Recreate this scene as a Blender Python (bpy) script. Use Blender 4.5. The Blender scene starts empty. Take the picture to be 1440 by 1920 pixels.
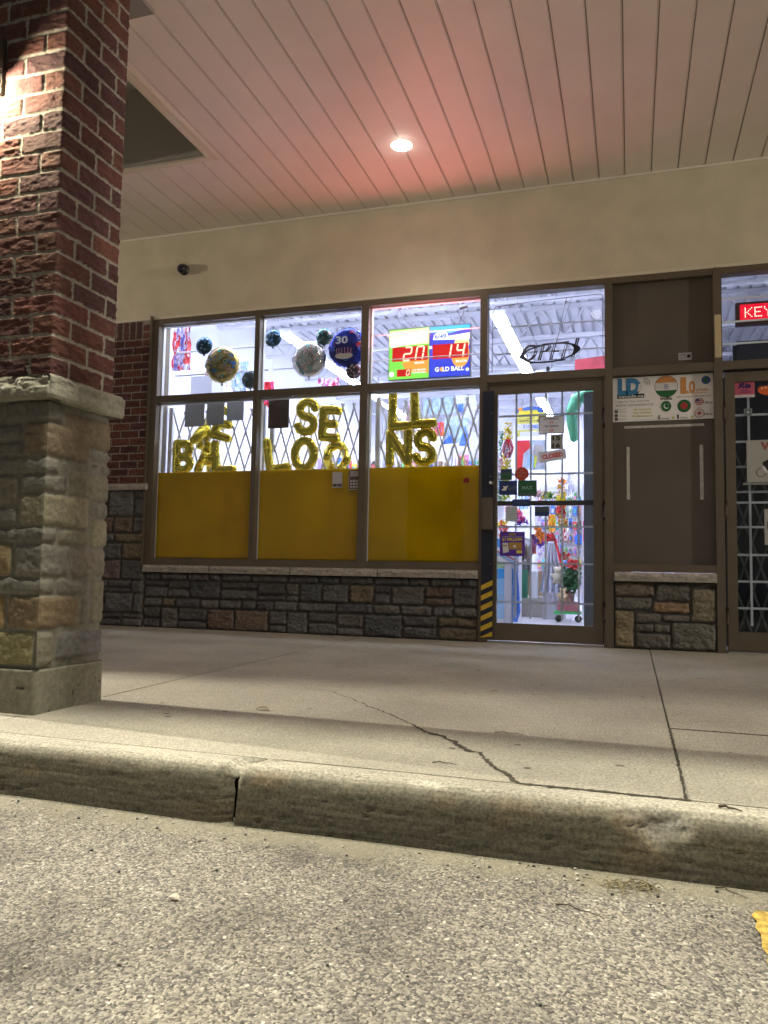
import bpy, math, random
import numpy as np
from mathutils import Vector, Matrix
random.seed(7); rng = np.random.default_rng(7)
S = bpy.context.scene
C = S.collection
R = math.radians

# ---------------------------------------------------------------- camera
yaw, pit, rol = R(-17.64), R(4.288), R(1.035)
cd = bpy.data.cameras.new('camera'); cam = bpy.data.objects.new('camera', cd); C.objects.link(cam)
r_ = Vector((math.cos(yaw), -math.sin(yaw), 0)); fw = Vector((math.sin(yaw)*math.cos(pit), math.cos(yaw)*math.cos(pit), math.sin(pit)))
up = r_.cross(fw); r2 = math.cos(rol)*r_ + math.sin(rol)*up; u2 = -math.sin(rol)*r_ + math.cos(rol)*up
m = Matrix((r2, u2, -fw)).transposed().to_4x4(); m.translation = Vector((1.179, -6.271, 0.563)); cam.matrix_world = m
cd.sensor_fit = 'VERTICAL'; cd.sensor_height = 24; cd.lens = 24*1457.5/1920; cd.clip_start = .02; cd.clip_end = 500
S.camera = cam
S.render.resolution_x, S.render.resolution_y = 768, 1024
S.view_settings.view_transform = 'Standard'; S.view_settings.look = 'None'; S.view_settings.gamma = 1
S.view_settings.exposure = 0.5

# ---------------------------------------------------------------- world and lamps (night)
W = bpy.data.worlds.new('World'); S.world = W; W.use_nodes = True
wn = W.node_tree.nodes; sky = wn.new('ShaderNodeTexSky'); sky.sky_type = 'NISHITA'; sky.sun_disc = False
sky.sun_elevation = R(-2); sky.sun_rotation = R(200)
hs = wn.new('ShaderNodeHueSaturation'); hs.inputs['Saturation'].default_value = .35
W.node_tree.links.new(sky.outputs[0], hs.inputs['Color']); W.node_tree.links.new(hs.outputs[0], wn['Background'].inputs[0])
wn['Background'].inputs[1].default_value = 0.10
# even warm fill added to the dark sky to lift the walkway
em_ = wn.new('ShaderNodeBackground'); em_.inputs[0].default_value = (1, .90, .80, 1); em_.inputs[1].default_value = .085
ad_ = wn.new('ShaderNodeAddShader'); W.node_tree.links.new(wn['Background'].outputs[0], ad_.inputs[0]); W.node_tree.links.new(em_.outputs[0], ad_.inputs[1]); W.node_tree.links.new(ad_.outputs[0], wn['World Output'].inputs[0])

def lamp(name, kind, loc, power, col, size=.05, rot=(0, 0, 0), **k):
    d = bpy.data.lights.new(name, kind); d.energy = power; d.color = col
    if kind == 'AREA': d.shape = 'RECTANGLE'; d.size = size; d.size_y = k.get('size_y', size)
    else: d.shadow_soft_size = size
    if kind == 'SPOT': d.spot_size = k['cone']; d.spot_blend = k.get('blend', .5)
    if 'spread' in k: d.spread = k['spread']
    o = bpy.data.objects.new(name, d); C.objects.link(o); o.location = loc; o.rotation_euler = rot
    return o
WARM = (1, .88, .62)
lamp('column_lamp_light', 'POINT', (-1.34, -3.955, 2.50), 27, WARM, .035)
lamp('column_lamp_light', 'POINT', (3.9, -4.0, 2.50), 28, WARM, .05)
lamp('added_road_fill', 'AREA', (0.9, -4.21, 5.2), 270, (1, .96, .78), 1.6, (R(-6), 0, 0), size_y=.12)  # broad overhead fill, added to brighten the road
lamp('side_lamp_and_fill', 'POINT', (-12.5, -3.9, 3.3), 1000, (1, .88, .70), .12)
lamp('side_lamp_and_fill', 'POINT', (11.5, -3.2, 2.9), 1000, (1, .90, .76), .12)  # unseen fill added on the right to even out soffit and stucco
for x_ in (.8, 3.6): lamp('downlight_and_fill', 'SPOT', (x_, -3.15, 3.70), 34, (1, .905, .80), .06, cone=R(150), blend=.8)  # unseen spots without fixtures, added to lift the dark walkway
lamp('side_flood_light', 'SPOT', (-7.2, -3.37, 2.8), 2900, (1, .92, .74), .045, tuple(Vector((7.0, .05, -2.8)).to_track_quat('-Z', 'Y').to_euler()), cone=R(44), blend=.35)
lamp('downlight_and_fill', 'SPOT', (-.44, -.91, 3.70), 32, (1, .90, .80), .06, (0, 0, 0), cone=R(140), blend=.9)
lamp('downlight_and_fill', 'SPOT', (4.2, -.91, 3.70), 32, (1, .90, .80), .06, (0, 0, 0), cone=R(140), blend=.9)
lamp('downlight_and_fill', 'SPOT', (-4.9, -.91, 3.70), 32, (1, .90, .80), .06, (0, 0, 0), cone=R(140), blend=.9)
lamp('jackpot_display_light', 'AREA', (-.47, .078, 2.465), 12, (1, .22, .20), .62, (R(-125), 0, 0), size_y=.15)

# ---------------------------------------------------------------- materials
MC = {}
def mat(name, col=(.5, .5, .5), rough=.6, metal=0, emit=None, es=1, bump=0, bs=60, var=0, vs=8, spec=None, trans=0, attr=False, detail=6, coat=0):
    if name in MC: return MC[name]
    m = bpy.data.materials.new(name); m.use_nodes = True; nt = m.node_tree; n = nt.nodes; L = nt.links
    b = n['Principled BSDF']; b.inputs['Base Color'].default_value = (*col, 1); b.inputs['Roughness'].default_value = rough
    b.inputs['Metallic'].default_value = metal
    if spec is not None: b.inputs['Specular IOR Level'].default_value = spec
    if coat: b.inputs['Coat Weight'].default_value = coat
    tc = n.new('ShaderNodeTexCoord')
    src = None
    if attr:
        a = n.new('ShaderNodeAttribute'); a.attribute_name = 'Col'; src = a.outputs['Color']
    if var:
        nz = n.new('ShaderNodeTexNoise'); nz.inputs['Scale'].default_value = vs; nz.inputs['Detail'].default_value = detail
        L.new(tc.outputs['Object'], nz.inputs['Vector'])
        mr = n.new('ShaderNodeMapRange'); mr.inputs['From Min'].default_value = .3; mr.inputs['From Max'].default_value = .7
        mr.inputs['To Min'].default_value = 1-var; mr.inputs['To Max'].default_value = 1+var; L.new(nz.outputs['Fac'], mr.inputs['Value'])
        mx = n.new('ShaderNodeVectorMath'); mx.operation = 'SCALE'
        if src: L.new(src, mx.inputs[0])
        else: mx.inputs[0].default_value = col
        L.new(mr.outputs[0], mx.inputs['Scale']); src = mx.outputs[0]
    if src: L.new(src, b.inputs['Base Color'])
    if emit: b.inputs['Emission Color'].default_value = (*emit, 1); b.inputs['Emission Strength'].default_value = es
    if bump:
        nb = n.new('ShaderNodeTexNoise'); nb.inputs['Scale'].default_value = bs; nb.inputs['Detail'].default_value = 8; nb.inputs['Roughness'].default_value = .65
        L.new(tc.outputs['Object'], nb.inputs['Vector'])
        bp = n.new('ShaderNodeBump'); bp.inputs['Strength'].default_value = bump; bp.inputs['Distance'].default_value = .01
        L.new(nb.outputs['Fac'], bp.inputs['Height']); L.new(bp.outputs[0], b.inputs['Normal'])
    if trans:
        tr = n.new('ShaderNodeBsdfTranslucent'); tr.inputs[0].default_value = (*col, 1); ms = n.new('ShaderNodeMixShader'); ms.inputs[0].default_value = trans
        L.new(b.outputs[0], ms.inputs[1]); L.new(tr.outputs[0], ms.inputs[2]); L.new(ms.outputs[0], n['Material Output'].inputs[0])
    MC[name] = m; return m

def glass_mat(name, tint=(.93, .96, .97), gloss=.07):
    m = bpy.data.materials.new(name); m.use_nodes = True; nt = m.node_tree; n = nt.nodes; L = nt.links; n.remove(n['Principled BSDF'])
    t = n.new('ShaderNodeBsdfTransparent'); t.inputs[0].default_value = (*tint, 1)
    g = n.new('ShaderNodeBsdfGlossy'); g.inputs['Roughness'].default_value = .02
    fr = n.new('ShaderNodeFresnel'); fr.inputs[0].default_value = 1.45
    ge = n.new('ShaderNodeNewGeometry'); iv = n.new('ShaderNodeMath'); iv.operation = 'SUBTRACT'; iv.inputs[0].default_value = 1; L.new(ge.outputs['Backfacing'], iv.inputs[1])
    mu = n.new('ShaderNodeMath'); mu.operation = 'MULTIPLY'; L.new(iv.outputs[0], mu.inputs[0]); L.new(fr.outputs[0], mu.inputs[1])
    ms = n.new('ShaderNodeMixShader'); L.new(mu.outputs[0], ms.inputs[0]); L.new(t.outputs[0], ms.inputs[1]); L.new(g.outputs[0], ms.inputs[2])
    L.new(ms.outputs[0], n['Material Output'].inputs[0]); return m
GLASS = glass_mat('window_glass')
BRONZE = mat('bronze_aluminium', (.14, .114, .083), .42, .35, var=.08, vs=5, bump=.04, bs=200)
PANELM = mat('bronze_panel', (.095, .080, .066), .6, 0, var=.1, vs=3, bump=.05, bs=300)
STUCCO = mat('stucco', (.60, .55, .42), .9, 0, var=.085, vs=4, bump=.35, bs=90)
SOFFIT = mat('soffit_vinyl', (.76, .70, .62), .5, 0, var=.05, vs=2, bump=.03, bs=150)
TRIM = mat('cream_trim', (.66, .61, .48), .5)
RELIEF = mat('masonry', (.3, .3, .3), .88, 0, attr=True, var=.22, vs=45, bump=.5, bs=140)
WHITE = mat('white_paint', (.78, .78, .80), .6); LGREY = mat('light_grey_metal', (.78, .79, .83), .5)
BLACK = mat('black_plastic', (.02, .02, .025), .4); INT = mat('interior_white', (.72, .73, .80), .7, var=.05, vs=1.5)
NAVY = mat('navy_paint', (.012, .016, .035), .4)

# ---------------------------------------------------------------- helpers
def link(name, me, mt=None, parent=None):
    o = bpy.data.objects.new(name, me); C.objects.link(o)
    if mt is not None and me is not None:
        for q in (mt if isinstance(mt, (list, tuple)) else [mt]): me.materials.append(q)
    if parent is not None: o.parent = parent
    return o
def tag(o, label=None, cat=None, group=None, kind=None):
    for k, v in (('label', label), ('category', cat), ('group', group), ('kind', kind)):
        if v: o[k] = v
    return o
def empty(name, loc=(0, 0, 0)):
    o = bpy.data.objects.new(name, None); C.objects.link(o); o.location = loc; o.empty_display_size = .1; return o
class MB:
    def __init__(s): s.v = []; s.f = []; s.mi = []; s.sm = []
    def add(s, vs, fs, mi=0, sm=False):
        b = len(s.v); s.v += [tuple(q) for q in vs]; s.f += [tuple(b+i for i in f) for f in fs]; s.mi += [mi]*len(fs); s.sm += [sm]*len(fs); return s
    def box(s, x0, x1, y0, y1, z0, z1, mi=0, ch=0):
        if ch <= 0:
            v = [(x0, y0, z0), (x1, y0, z0), (x1, y1, z0), (x0, y1, z0), (x0, y0, z1), (x1, y0, z1), (x1, y1, z1), (x0, y1, z1)]
            return s.add(v, [(3, 2, 1, 0), (4, 5, 6, 7), (0, 1, 5, 4), (1, 2, 6, 5), (2, 3, 7, 6), (3, 0, 4, 7)], mi)
        import bmesh
        bm = bmesh.new(); bmesh.ops.create_cube(bm, size=1)
        for q in bm.verts: q.co = Vector(((x0+x1)/2+q.co.x*(x1-x0), (y0+y1)/2+q.co.y*(y1-y0), (z0+z1)/2+q.co.z*(z1-z0)))
        bmesh.ops.bevel(bm, geom=bm.edges[:], offset=ch, segments=2, affect='EDGES')
        s.add([q.co[:] for q in bm.verts], [[q.index for q in f.verts] for f in bm.faces], mi); bm.free(); return s
    def tube(s, pts, r, n=8, mi=0, caps=True, sm=True):
        pts = [Vector(p) for p in pts]; rs = r if isinstance(r, (list, tuple)) else [r]*len(pts); vs = []; fs = []
        for i, p in enumerate(pts):
            t = (pts[min(i+1, len(pts)-1)]-pts[max(i-1, 0)]).normalized()
            a = t.cross(Vector((0, 0, 1)) if abs(t.z) < .9 else Vector((0, 1, 0))).normalized(); b = t.cross(a)
            for k in range(n):
                th = 2*math.pi*k/n; vs.append(p+(a*math.cos(th)+b*math.sin(th))*rs[i])
        for i in range(len(pts)-1):
            for k in range(n): fs.append((i*n+k, i*n+(k+1) % n, (i+1)*n+(k+1) % n, (i+1)*n+k))
        if caps: fs += [tuple(range(n)), tuple(reversed(range(len(vs)-n, len(vs))))]
        s.add(vs, fs, mi, sm)
        return s
    def disc(s, c, r, y, n=28, mi=0, rz=None, thick=.002):   # disc facing -Y
        rz = rz or r
        ring = [(c[0]+r*math.cos(2*math.pi*k/n), c[1]+rz*math.sin(2*math.pi*k/n)) for k in range(n)]
        return s.poly(ring, y, mi, thick)
    def poly(s, pts, y, mi=0, thick=.002):                    # xz polygon (ccw seen from -Y) facing -Y
        n = len(pts); v = [(p[0], y, p[1]) for p in pts]+[(p[0], y+thick, p[1]) for p in pts]
        fs = [tuple(range(n)), tuple(reversed(range(n, 2*n)))]+[((i+1) % n, i, n+i, n+(i+1) % n) for i in range(n)]
        return s.add(v, fs, mi)
    def sphere(s, c, r, nu=20, nv=12, mi=0, fn=None):
        vs = []; fs = []
        for j in range(nv+1):
            for i in range(nu):
                th = 2*math.pi*i/nu; ph = math.pi*j/nv
                d = Vector((math.sin(ph)*math.cos(th), math.sin(ph)*math.sin(th), math.cos(ph)))
                q = fn(d) if fn else d
                vs.append((c[0]+q[0]*r[0], c[1]+q[1]*r[1], c[2]+q[2]*r[2]))
        for j in range(nv):
            for i in range(nu): fs.append((j*nu+i, (j+1)*nu+i, (j+1)*nu+(i+1) % nu, j*nu+(i+1) % nu))
        return s.add(vs, fs, mi, True)
    def each(s, name, mt, parent=None):
        # one object per separate piece
        p = list(range(len(s.v)))
        def f(a):
            while p[a] != a: p[a] = p[p[a]]; a = p[a]
            return a
        for q in s.f:
            for a in q[1:]: p[f(a)] = f(q[0])
        gr = {}
        for q, mi, sm in zip(s.f, s.mi, s.sm): gr.setdefault(f(q[0]), []).append((q, mi, sm))
        out = []
        for g in gr.values():
            ix = sorted({a for q, _, _ in g for a in q}); mp = {a: i for i, a in enumerate(ix)}; b = MB(); b.v = [s.v[a] for a in ix]
            b.f = [tuple(mp[a] for a in q) for q, _, _ in g]; b.mi = [x[1] for x in g]; b.sm = [x[2] for x in g]; out.append(b.build(name, mt, parent))
        return out
    def build(s, name, mt, parent=None):
        me = bpy.data.meshes.new(name); me.from_pydata(s.v, [], s.f)
        me.polygons.foreach_set('material_index', s.mi); me.polygons.foreach_set('use_smooth', s.sm); me.update()
        return link(name, me, mt, parent)
def box(name, x0, x1, y0, y1, z0, z1, mt, parent=None, ch=0): return MB().box(x0, x1, y0, y1, z0, z1, 0, ch).build(name, mt, parent)

def text_obj(txt, x, z, y, h, mt, parent=None, w=None, name='lettering', bold=0, shear=0, align='LEFT', depth=.0008, rot=0, sp=1):
    """letters standing on the facade plane, facing -Y; x,z = lower left (or centre) of the line; h = cap height"""
    cu = bpy.data.curves.new('t', 'FONT'); cu.body = txt; cu.size = 1; cu.offset = bold; cu.shear = shear; cu.extrude = 0; cu.space_character = sp
    cu.resolution_u = 3
    o = bpy.data.objects.new('t', cu); C.objects.link(o); dg = bpy.context.evaluated_depsgraph_get()
    me = bpy.data.meshes.new_from_object(o.evaluated_get(dg)); bpy.data.objects.remove(o)
    n = len(me.vertices)
    if not n: return None
    a = np.empty(n*3); me.vertices.foreach_get('co', a); a = a.reshape(-1, 3)
    x0, x1 = a[:, 0].min(), a[:, 0].max(); sc = h/.69; a[:, 0] -= x0; wx = (x1-x0)
    sx = w/wx if w else sc; X = a[:, 0]*sx; Z = a[:, 1]*sc
    if align == 'CENTER': X -= wx*sx/2
    c_, s_ = math.cos(rot), math.sin(rot); X, Z = X*c_-Z*s_, X*s_+Z*c_
    b = np.stack([x+X, np.full(n, y-depth), z+Z], 1); me.vertices.foreach_set('co', b.ravel()); me.update()
    return link(name, me, mt, parent)

# numpy value noise
def vnoise(x, y, seed=0):
    xi = np.floor(x).astype(np.int64); yi = np.floor(y).astype(np.int64); fx = x-xi; fy = y-yi
    def h(a, b):
        q = (a*374761393+b*668265263+seed*144665) & 0xffffffff; q = ((q ^ (q >> 13))*1274126177) & 0xffffffff; return ((q ^ (q >> 16)) & 0xffff)/65535.0
    fx = fx*fx*(3-2*fx); fy = fy*fy*(3-2*fy)
    return (h(xi, yi)*(1-fx)+h(xi+1, yi)*fx)*(1-fy)+(h(xi, yi+1)*(1-fx)+h(xi+1, yi+1)*fx)*fy
def fbm(x, y, o=4, seed=0):
    r = 0; a = .5
    for i in range(o): r = r+a*vnoise(x*2**i, y*2**i, seed+i*17); a *= .5
    return r
def sstep(t): t = np.clip(t, 0, 1); return t*t*(3-2*t)
def field(u, v, stones, mortar, kind):
    """relief height and colour of a masonry sheet. stones: (u0,u1,v0,v1,colour)"""
    U, V = np.meshgrid(u, v); H = (fbm(U*60, V*60, 3, 3)-.5)*.003; Cc = np.empty(U.shape+(3,)); Cc[:] = mortar
    Cc *= (.85+.3*fbm(U*30, V*30, 3, 9))[..., None]
    for k, (u0, u1, v0, v1, col) in enumerate(stones):
        i0, i1 = np.searchsorted(u, [u0-.004, u1+.004]); j0, j1 = np.searchsorted(v, [v0-.004, v1+.004])
        if i1-i0 < 2 or j1-j0 < 2: continue
        a = U[j0:j1, i0:i1]; b = V[j0:j1, i0:i1]
        wob = .0055 if kind == 'stone' else .0022; ws = 22 if kind == 'stone' else 70
        aa = a+(vnoise(a*ws, b*ws, k)-.5)*2*wob; bb = b+(vnoise(a*ws, b*ws, k+991)-.5)*2*wob
        d = np.minimum(np.minimum(aa-u0, u1-aa), np.minimum(bb-v0, v1-bb))
        if kind == 'stone':
            dx = np.minimum(aa-u0, u1-aa); dz = np.minimum(bb-v0, v1-bb); rr = .018
            cx = np.clip(rr-dx, 0, None); cz = np.clip(rr-dz, 0, None); d = np.minimum(d, rr-np.sqrt(cx*cx+cz*cz))
            pf = sstep(d/.007); hh = .009+.009*sstep(d/.035)+(fbm(a*9+k*3.1, b*14, 4, k)-.5)*.014+(fbm(a*45, b*60, 3, k+5)-.5)*.010
            band = .80+.4*fbm(a*7+k, b*32, 4, k+50)
        else:
            pf = sstep(d/.0045); st = (fbm(a*26+k*2.3, b*75+k, 4, k)-.45)
            hh = .005+st*.0125*(.6+.8*vnoise(a*8, b*8, k+3))+(fbm(a*110, b*160, 2, k+8)-.5)*.004
            band = .72+.56*fbm(a*14+k, b*40, 4, k+50)
        m_ = pf > .5; H[j0:j1, i0:i1] = np.where(pf > 0, H[j0:j1, i0:i1]*(1-pf)+hh*pf, H[j0:j1, i0:i1])
        col3 = np.array(col)*band[..., None]
        Cc[j0:j1, i0:i1] = np.where(m_[..., None], col3, Cc[j0:j1, i0:i1])
    return H, Cc
def sheet(name, P, Cc, mt, parent=None, smooth=True):
    nv, nu = P.shape[:2]; me = bpy.data.meshes.new(name); me.vertices.add(nu*nv); me.vertices.foreach_set('co', P.reshape(-1).astype(np.float32))
    i = np.arange(nv*nu).reshape(nv, nu); q = np.stack([i[:-1, :-1], i[:-1, 1:], i[1:, 1:], i[1:, :-1]], -1).reshape(-1)
    nf = (nu-1)*(nv-1); me.loops.add(nf*4); me.loops.foreach_set('vertex_index', q.astype(np.int32))
    me.polygons.add(nf); me.polygons.foreach_set('loop_start', np.arange(0, nf*4, 4, dtype=np.int32)); me.update(calc_edges=True)
    me.polygons.foreach_set('use_smooth', np.full(nf, smooth)); 
    if Cc is not None:
        ca = me.color_attributes.new('Col', 'FLOAT_COLOR', 'POINT'); c4 = np.ones((nv*nu, 4), np.float32); c4[:, :3] = Cc.reshape(-1, 3); ca.data.foreach_set('color', c4.ravel())
    me.update(); return link(name, me, mt, parent)
def facade_sheet(name, x0, x1, z0, z1, y, stones, mortar, kind, parent, res=.006):
    u = np.arange(x0, x1+res/2, res); v = np.arange(z0, z1+res/2, res); H, Cc = field(u, v, stones, mortar, kind)
    if kind == 'stone': H = H*1.9-.012+(fbm(np.meshgrid(u, v)[0]*7, np.meshgrid(u, v)[1]*9, 4, 70)-.5)*.014
    H[:, 0] = H[:, -1] = -.03; H[0] = H[-1] = -.03   # sides turn back into the wall
    U, V = np.meshgrid(u, v); return sheet(name, np.stack([U, y-H, V], -1), Cc, RELIEF, parent)

GREYS = [(.105, .105, .108), (.125, .12, .12), (.09, .094, .098), (.15, .142, .13), (.115, .115, .112)]
def ashlar(x0, x1, z0, z1, seed, pal, brown=.15):
    rd = random.Random(seed); out = []; z = z0
    while z < z1-.03:
        h = rd.choice([.085, .12, .16, .19])
        if z1-z-h < .07: h = z1-z
        x = x0
        while x < x1-.01:
            w = rd.uniform(.10, .36)*(1.1 if h > .12 else 1)
            if x1-x-w < .09: w = x1-x
            col = rd.choice(pal)
            if rd.random() < brown: col = rd.choice([(.16, .12, .088), (.17, .135, .09), (.14, .10, .08)])
            k = rd.uniform(.85, 1.2); col = tuple(c*k for c in col)
            if h >= .12 and rd.random() < .45:
                zc = z+h*rd.uniform(.3, .7); out.append((x+.006, x+w-.006, z+.006, zc-.005, col)); out.append((x+.006, x+w-.006, zc+.005, z+h-.006, tuple(c*.85 for c in col)))
            else: out.append((x+.006, x+w-.006, z+.006, z+h-.006, col))
            x += w
        z += h
    return out
def brickcol(rd):
    k = rd.uniform(.7, 1.25); c = rd.choice([(.105, .036, .030), (.090, .032, .030), (.130, .048, .034), (.080, .031, .033)]); return tuple(q*k for q in c)

# ================================================================ GROUND
def road_mat():
    m = bpy.data.materials.new('worn_asphalt'); m.use_nodes = True; n = m.node_tree.nodes; L = m.node_tree.links; b = n['Principled BSDF']
    tc = n.new('ShaderNodeTexCoord'); b.inputs['Roughness'].default_value = .82
    dn = n.new('ShaderNodeTexNoise'); dn.inputs['Scale'].default_value = 60; L.new(tc.outputs['Object'], dn.inputs['Vector'])
    wv = n.new('ShaderNodeMixRGB'); wv.blend_type = 'LINEAR_LIGHT'; wv.inputs[0].default_value = .006; L.new(tc.outputs['Object'], wv.inputs[1]); L.new(dn.outputs['Color'], wv.inputs[2])
    def vor(scale):
        v = n.new('ShaderNodeTexVoronoi'); v.inputs['Scale'].default_value = scale; L.new(wv.outputs[0], v.inputs['Vector']); return v
    v1 = vor(90); v2 = vor(190)
    def ramp(src, stops):
        r = n.new('ShaderNodeValToRGB'); e = r.color_ramp.elements; e[0].position = stops[0][0]; e[0].color = (*stops[0][1], 1); e[1].position = stops[-1][0]; e[1].color = (*stops[-1][1], 1)
        for p, c in stops[1:-1]: q = e.new(p); q.color = (*c, 1)
        L.new(src, r.inputs[0]); return r
    s1 = n.new('ShaderNodeSeparateColor'); L.new(v1.outputs['Color'], s1.inputs[0]); s2 = n.new('ShaderNodeSeparateColor'); L.new(v2.outputs['Color'], s2.inputs[0])
    c1 = ramp(s1.outputs[0], [(0, (.075, .07, .075)), (.3, (.185, .172, .155)), (.6, (.28, .26, .22)), (.88, (.33, .31, .265)), (1, (.62, .60, .53))])
    c2 = ramp(s2.outputs[1], [(0, (.05, .047, .045)), (.5, (.19, .175, .15)), (1, (.42, .39, .32))])
    mx = n.new('ShaderNodeMixRGB'); g = ramp(v1.outputs['Distance'], [(.25, (0, 0, 0)), (.5, (1, 1, 1))]); L.new(g.outputs[0], mx.inputs[0]); L.new(c1.outputs[0], mx.inputs[1]); L.new(c2.outputs[0], mx.inputs[2])
    st = n.new('ShaderNodeTexNoise'); st.inputs['Scale'].default_value = 2.2; st.inputs['Detail'].default_value = 5; L.new(tc.outputs['Object'], st.inputs['Vector'])
    sr = ramp(st.outputs['Fac'], [(.37, (.48, .47, .46)), (.48, (.84, .83, .82)), (.6, (1, 1, 1)), (.75, (1.1, 1.08, 1.05))])
    m2 = n.new('ShaderNodeMixRGB'); m2.blend_type = 'MULTIPLY'; m2.inputs[0].default_value = 1; L.new(mx.outputs[0], m2.inputs[1]); L.new(sr.outputs[0], m2.inputs[2])
    sp_ = n.new('ShaderNodeSeparateXYZ'); L.new(tc.outputs['Object'], sp_.inputs[0]); mr = n.new('ShaderNodeMapRange'); mr.inputs['From Min'].default_value = -4.50; mr.inputs['From Max'].default_value = -4.30; L.new(sp_.outputs[1], mr.inputs['Value'])
    n3 = n.new('ShaderNodeTexNoise'); n3.inputs['Scale'].default_value = 9; n3.inputs['Detail'].default_value = 7; L.new(tc.outputs['Object'], n3.inputs['Vector']); ml = n.new('ShaderNodeMath'); ml.operation = 'MULTIPLY'; L.new(mr.outputs[0], ml.inputs[0]); L.new(n3.outputs['Fac'], ml.inputs[1])
    dr = ramp(ml.outputs[0], [(.2, (0, 0, 0)), (.5, (.72, .72, .72))]); m3 = n.new('ShaderNodeMixRGB'); L.new(dr.outputs[0], m3.inputs[0]); L.new(m2.outputs[0], m3.inputs[1]); m3.inputs[2].default_value = (.235, .215, .155, 1)
    L.new(m3.outputs[0], b.inputs['Base Color'])
    ad = n.new('ShaderNodeMath'); ad.operation = 'ADD'; L.new(v1.outputs['Distance'], ad.inputs[0]); L.new(v2.outputs['Distance'], ad.inputs[1])
    bp = n.new('ShaderNodeBump'); bp.invert = True; bp.inputs['Strength'].default_value = .8; bp.inputs['Distance'].default_value = .004; L.new(ad.outputs[0], bp.inputs['Height']); L.new(bp.outputs[0], b.inputs['Normal'])
    return m
def concrete_mat(name, base, streak=False, sp=1):
    m = bpy.data.materials.new(name); m.use_nodes = True; n = m.node_tree.nodes; L = m.node_tree.links; b = n['Principled BSDF']; b.inputs['Roughness'].default_value = .85
    tc = n.new('ShaderNodeTexCoord')
    def nz(scale, det, vec=None):
        q = n.new('ShaderNodeTexNoise'); q.inputs['Scale'].default_value = scale; q.inputs['Detail'].default_value = det; L.new(vec or tc.outputs['Object'], q.inputs['Vector']); return q
    def mr(src, a, b_, lo, hi):
        q = n.new('ShaderNodeMapRange'); q.inputs['From Min'].default_value = a; q.inputs['From Max'].default_value = b_; q.inputs['To Min'].default_value = lo; q.inputs['To Max'].default_value = hi; L.new(src, q.inputs['Value']); return q
    a1 = mr(nz(1.6, 6).outputs['Fac'], .3, .7, .80, 1.15); a2 = mr(nz(120, 4).outputs['Fac'], .3, .7, 1-.42*sp, 1+.42*sp); a3 = mr(nz(28, 5).outputs['Fac'], .3, .7, .90, 1.1)
    prod = a1.outputs[0]
    for q in (a2, a3):
        mm = n.new('ShaderNodeMath'); mm.operation = 'MULTIPLY'; L.new(prod, mm.inputs[0]); L.new(q.outputs[0], mm.inputs[1]); prod = mm.outputs[0]
    if streak:
        mp = n.new('ShaderNodeMapping'); mp.inputs['Scale'].default_value = (4, 110, 110); L.new(tc.outputs['Object'], mp.inputs[0])
        a4 = mr(nz(1, 6, mp.outputs[0]).outputs['Fac'], .3, .7, .80, 1.2); mm = n.new('ShaderNodeMath'); mm.operation = 'MULTIPLY'; L.new(prod, mm.inputs[0]); L.new(a4.outputs[0], mm.inputs[1]); prod = mm.outputs[0]
    vm = n.new('ShaderNodeVectorMath'); vm.operation = 'SCALE'; L.new(prod, vm.inputs['Scale'])
    if streak: at = n.new('ShaderNodeAttribute'); at.attribute_name = 'Col'; L.new(at.outputs['Color'], vm.inputs[0])
    else: vm.inputs[0].default_value = base
    L.new(vm.outputs[0], b.inputs['Base Color'])
    bp = n.new('ShaderNodeBump'); bp.inputs['Strength'].default_value = .45; bp.inputs['Distance'].default_value = .002; L.new(nz(300, 4).outputs['Fac'], bp.inputs['Height']); L.new(bp.outputs[0], b.inputs['Normal'])
    return m
ROAD = road_mat(); CONC = concrete_mat('sidewalk_concrete', (.31, .29, .235)); CURBM = concrete_mat('curb_concrete', (.3, .28, .23), True)
# gently uneven road sheet
gx = np.concatenate([np.linspace(-60, -6, 20), np.linspace(-5.8, 6, 160), np.linspace(6.3, 60, 20)]); gy = np.concatenate([np.linspace(-70, -9, 14), np.linspace(-8.8, -3.9, 90), np.linspace(-3, 40, 8)])
GX, GY = np.meshgrid(gx, gy); roadz = lambda x, y: -.154+(fbm(np.asarray(x)*1.1+50, np.asarray(y)*1.1+90, 2, 4)-.4)*.016
GZ = roadz(GX, GY)
o = sheet('road', np.stack([GX, GY, GZ], -1), None, ROAD); tag(o, kind='structure')
# sidewalk slabs
CE = -4.13   # back edge of the curb
slabs = [(-30, -.98, CE, .2), (-.98, 1.31, CE, .2), (1.31, 30, CE, .2)]
o = MB()
for k, (x0, x1, y0, y1) in enumerate(slabs):
    if k < 2: o.box(x0+.001, x1-.001, y0+.001, y1, -.14, 0, ch=.0015)
    else: o.box(x0+.003, x1, y0+.001, -3.17, -.14, 0, ch=.004); o.box(x0+.003, x1, -3.162, y1, -.14, .001, ch=.004)
o = o.build('sidewalk', CONC); tag(o, kind='structure')
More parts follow.
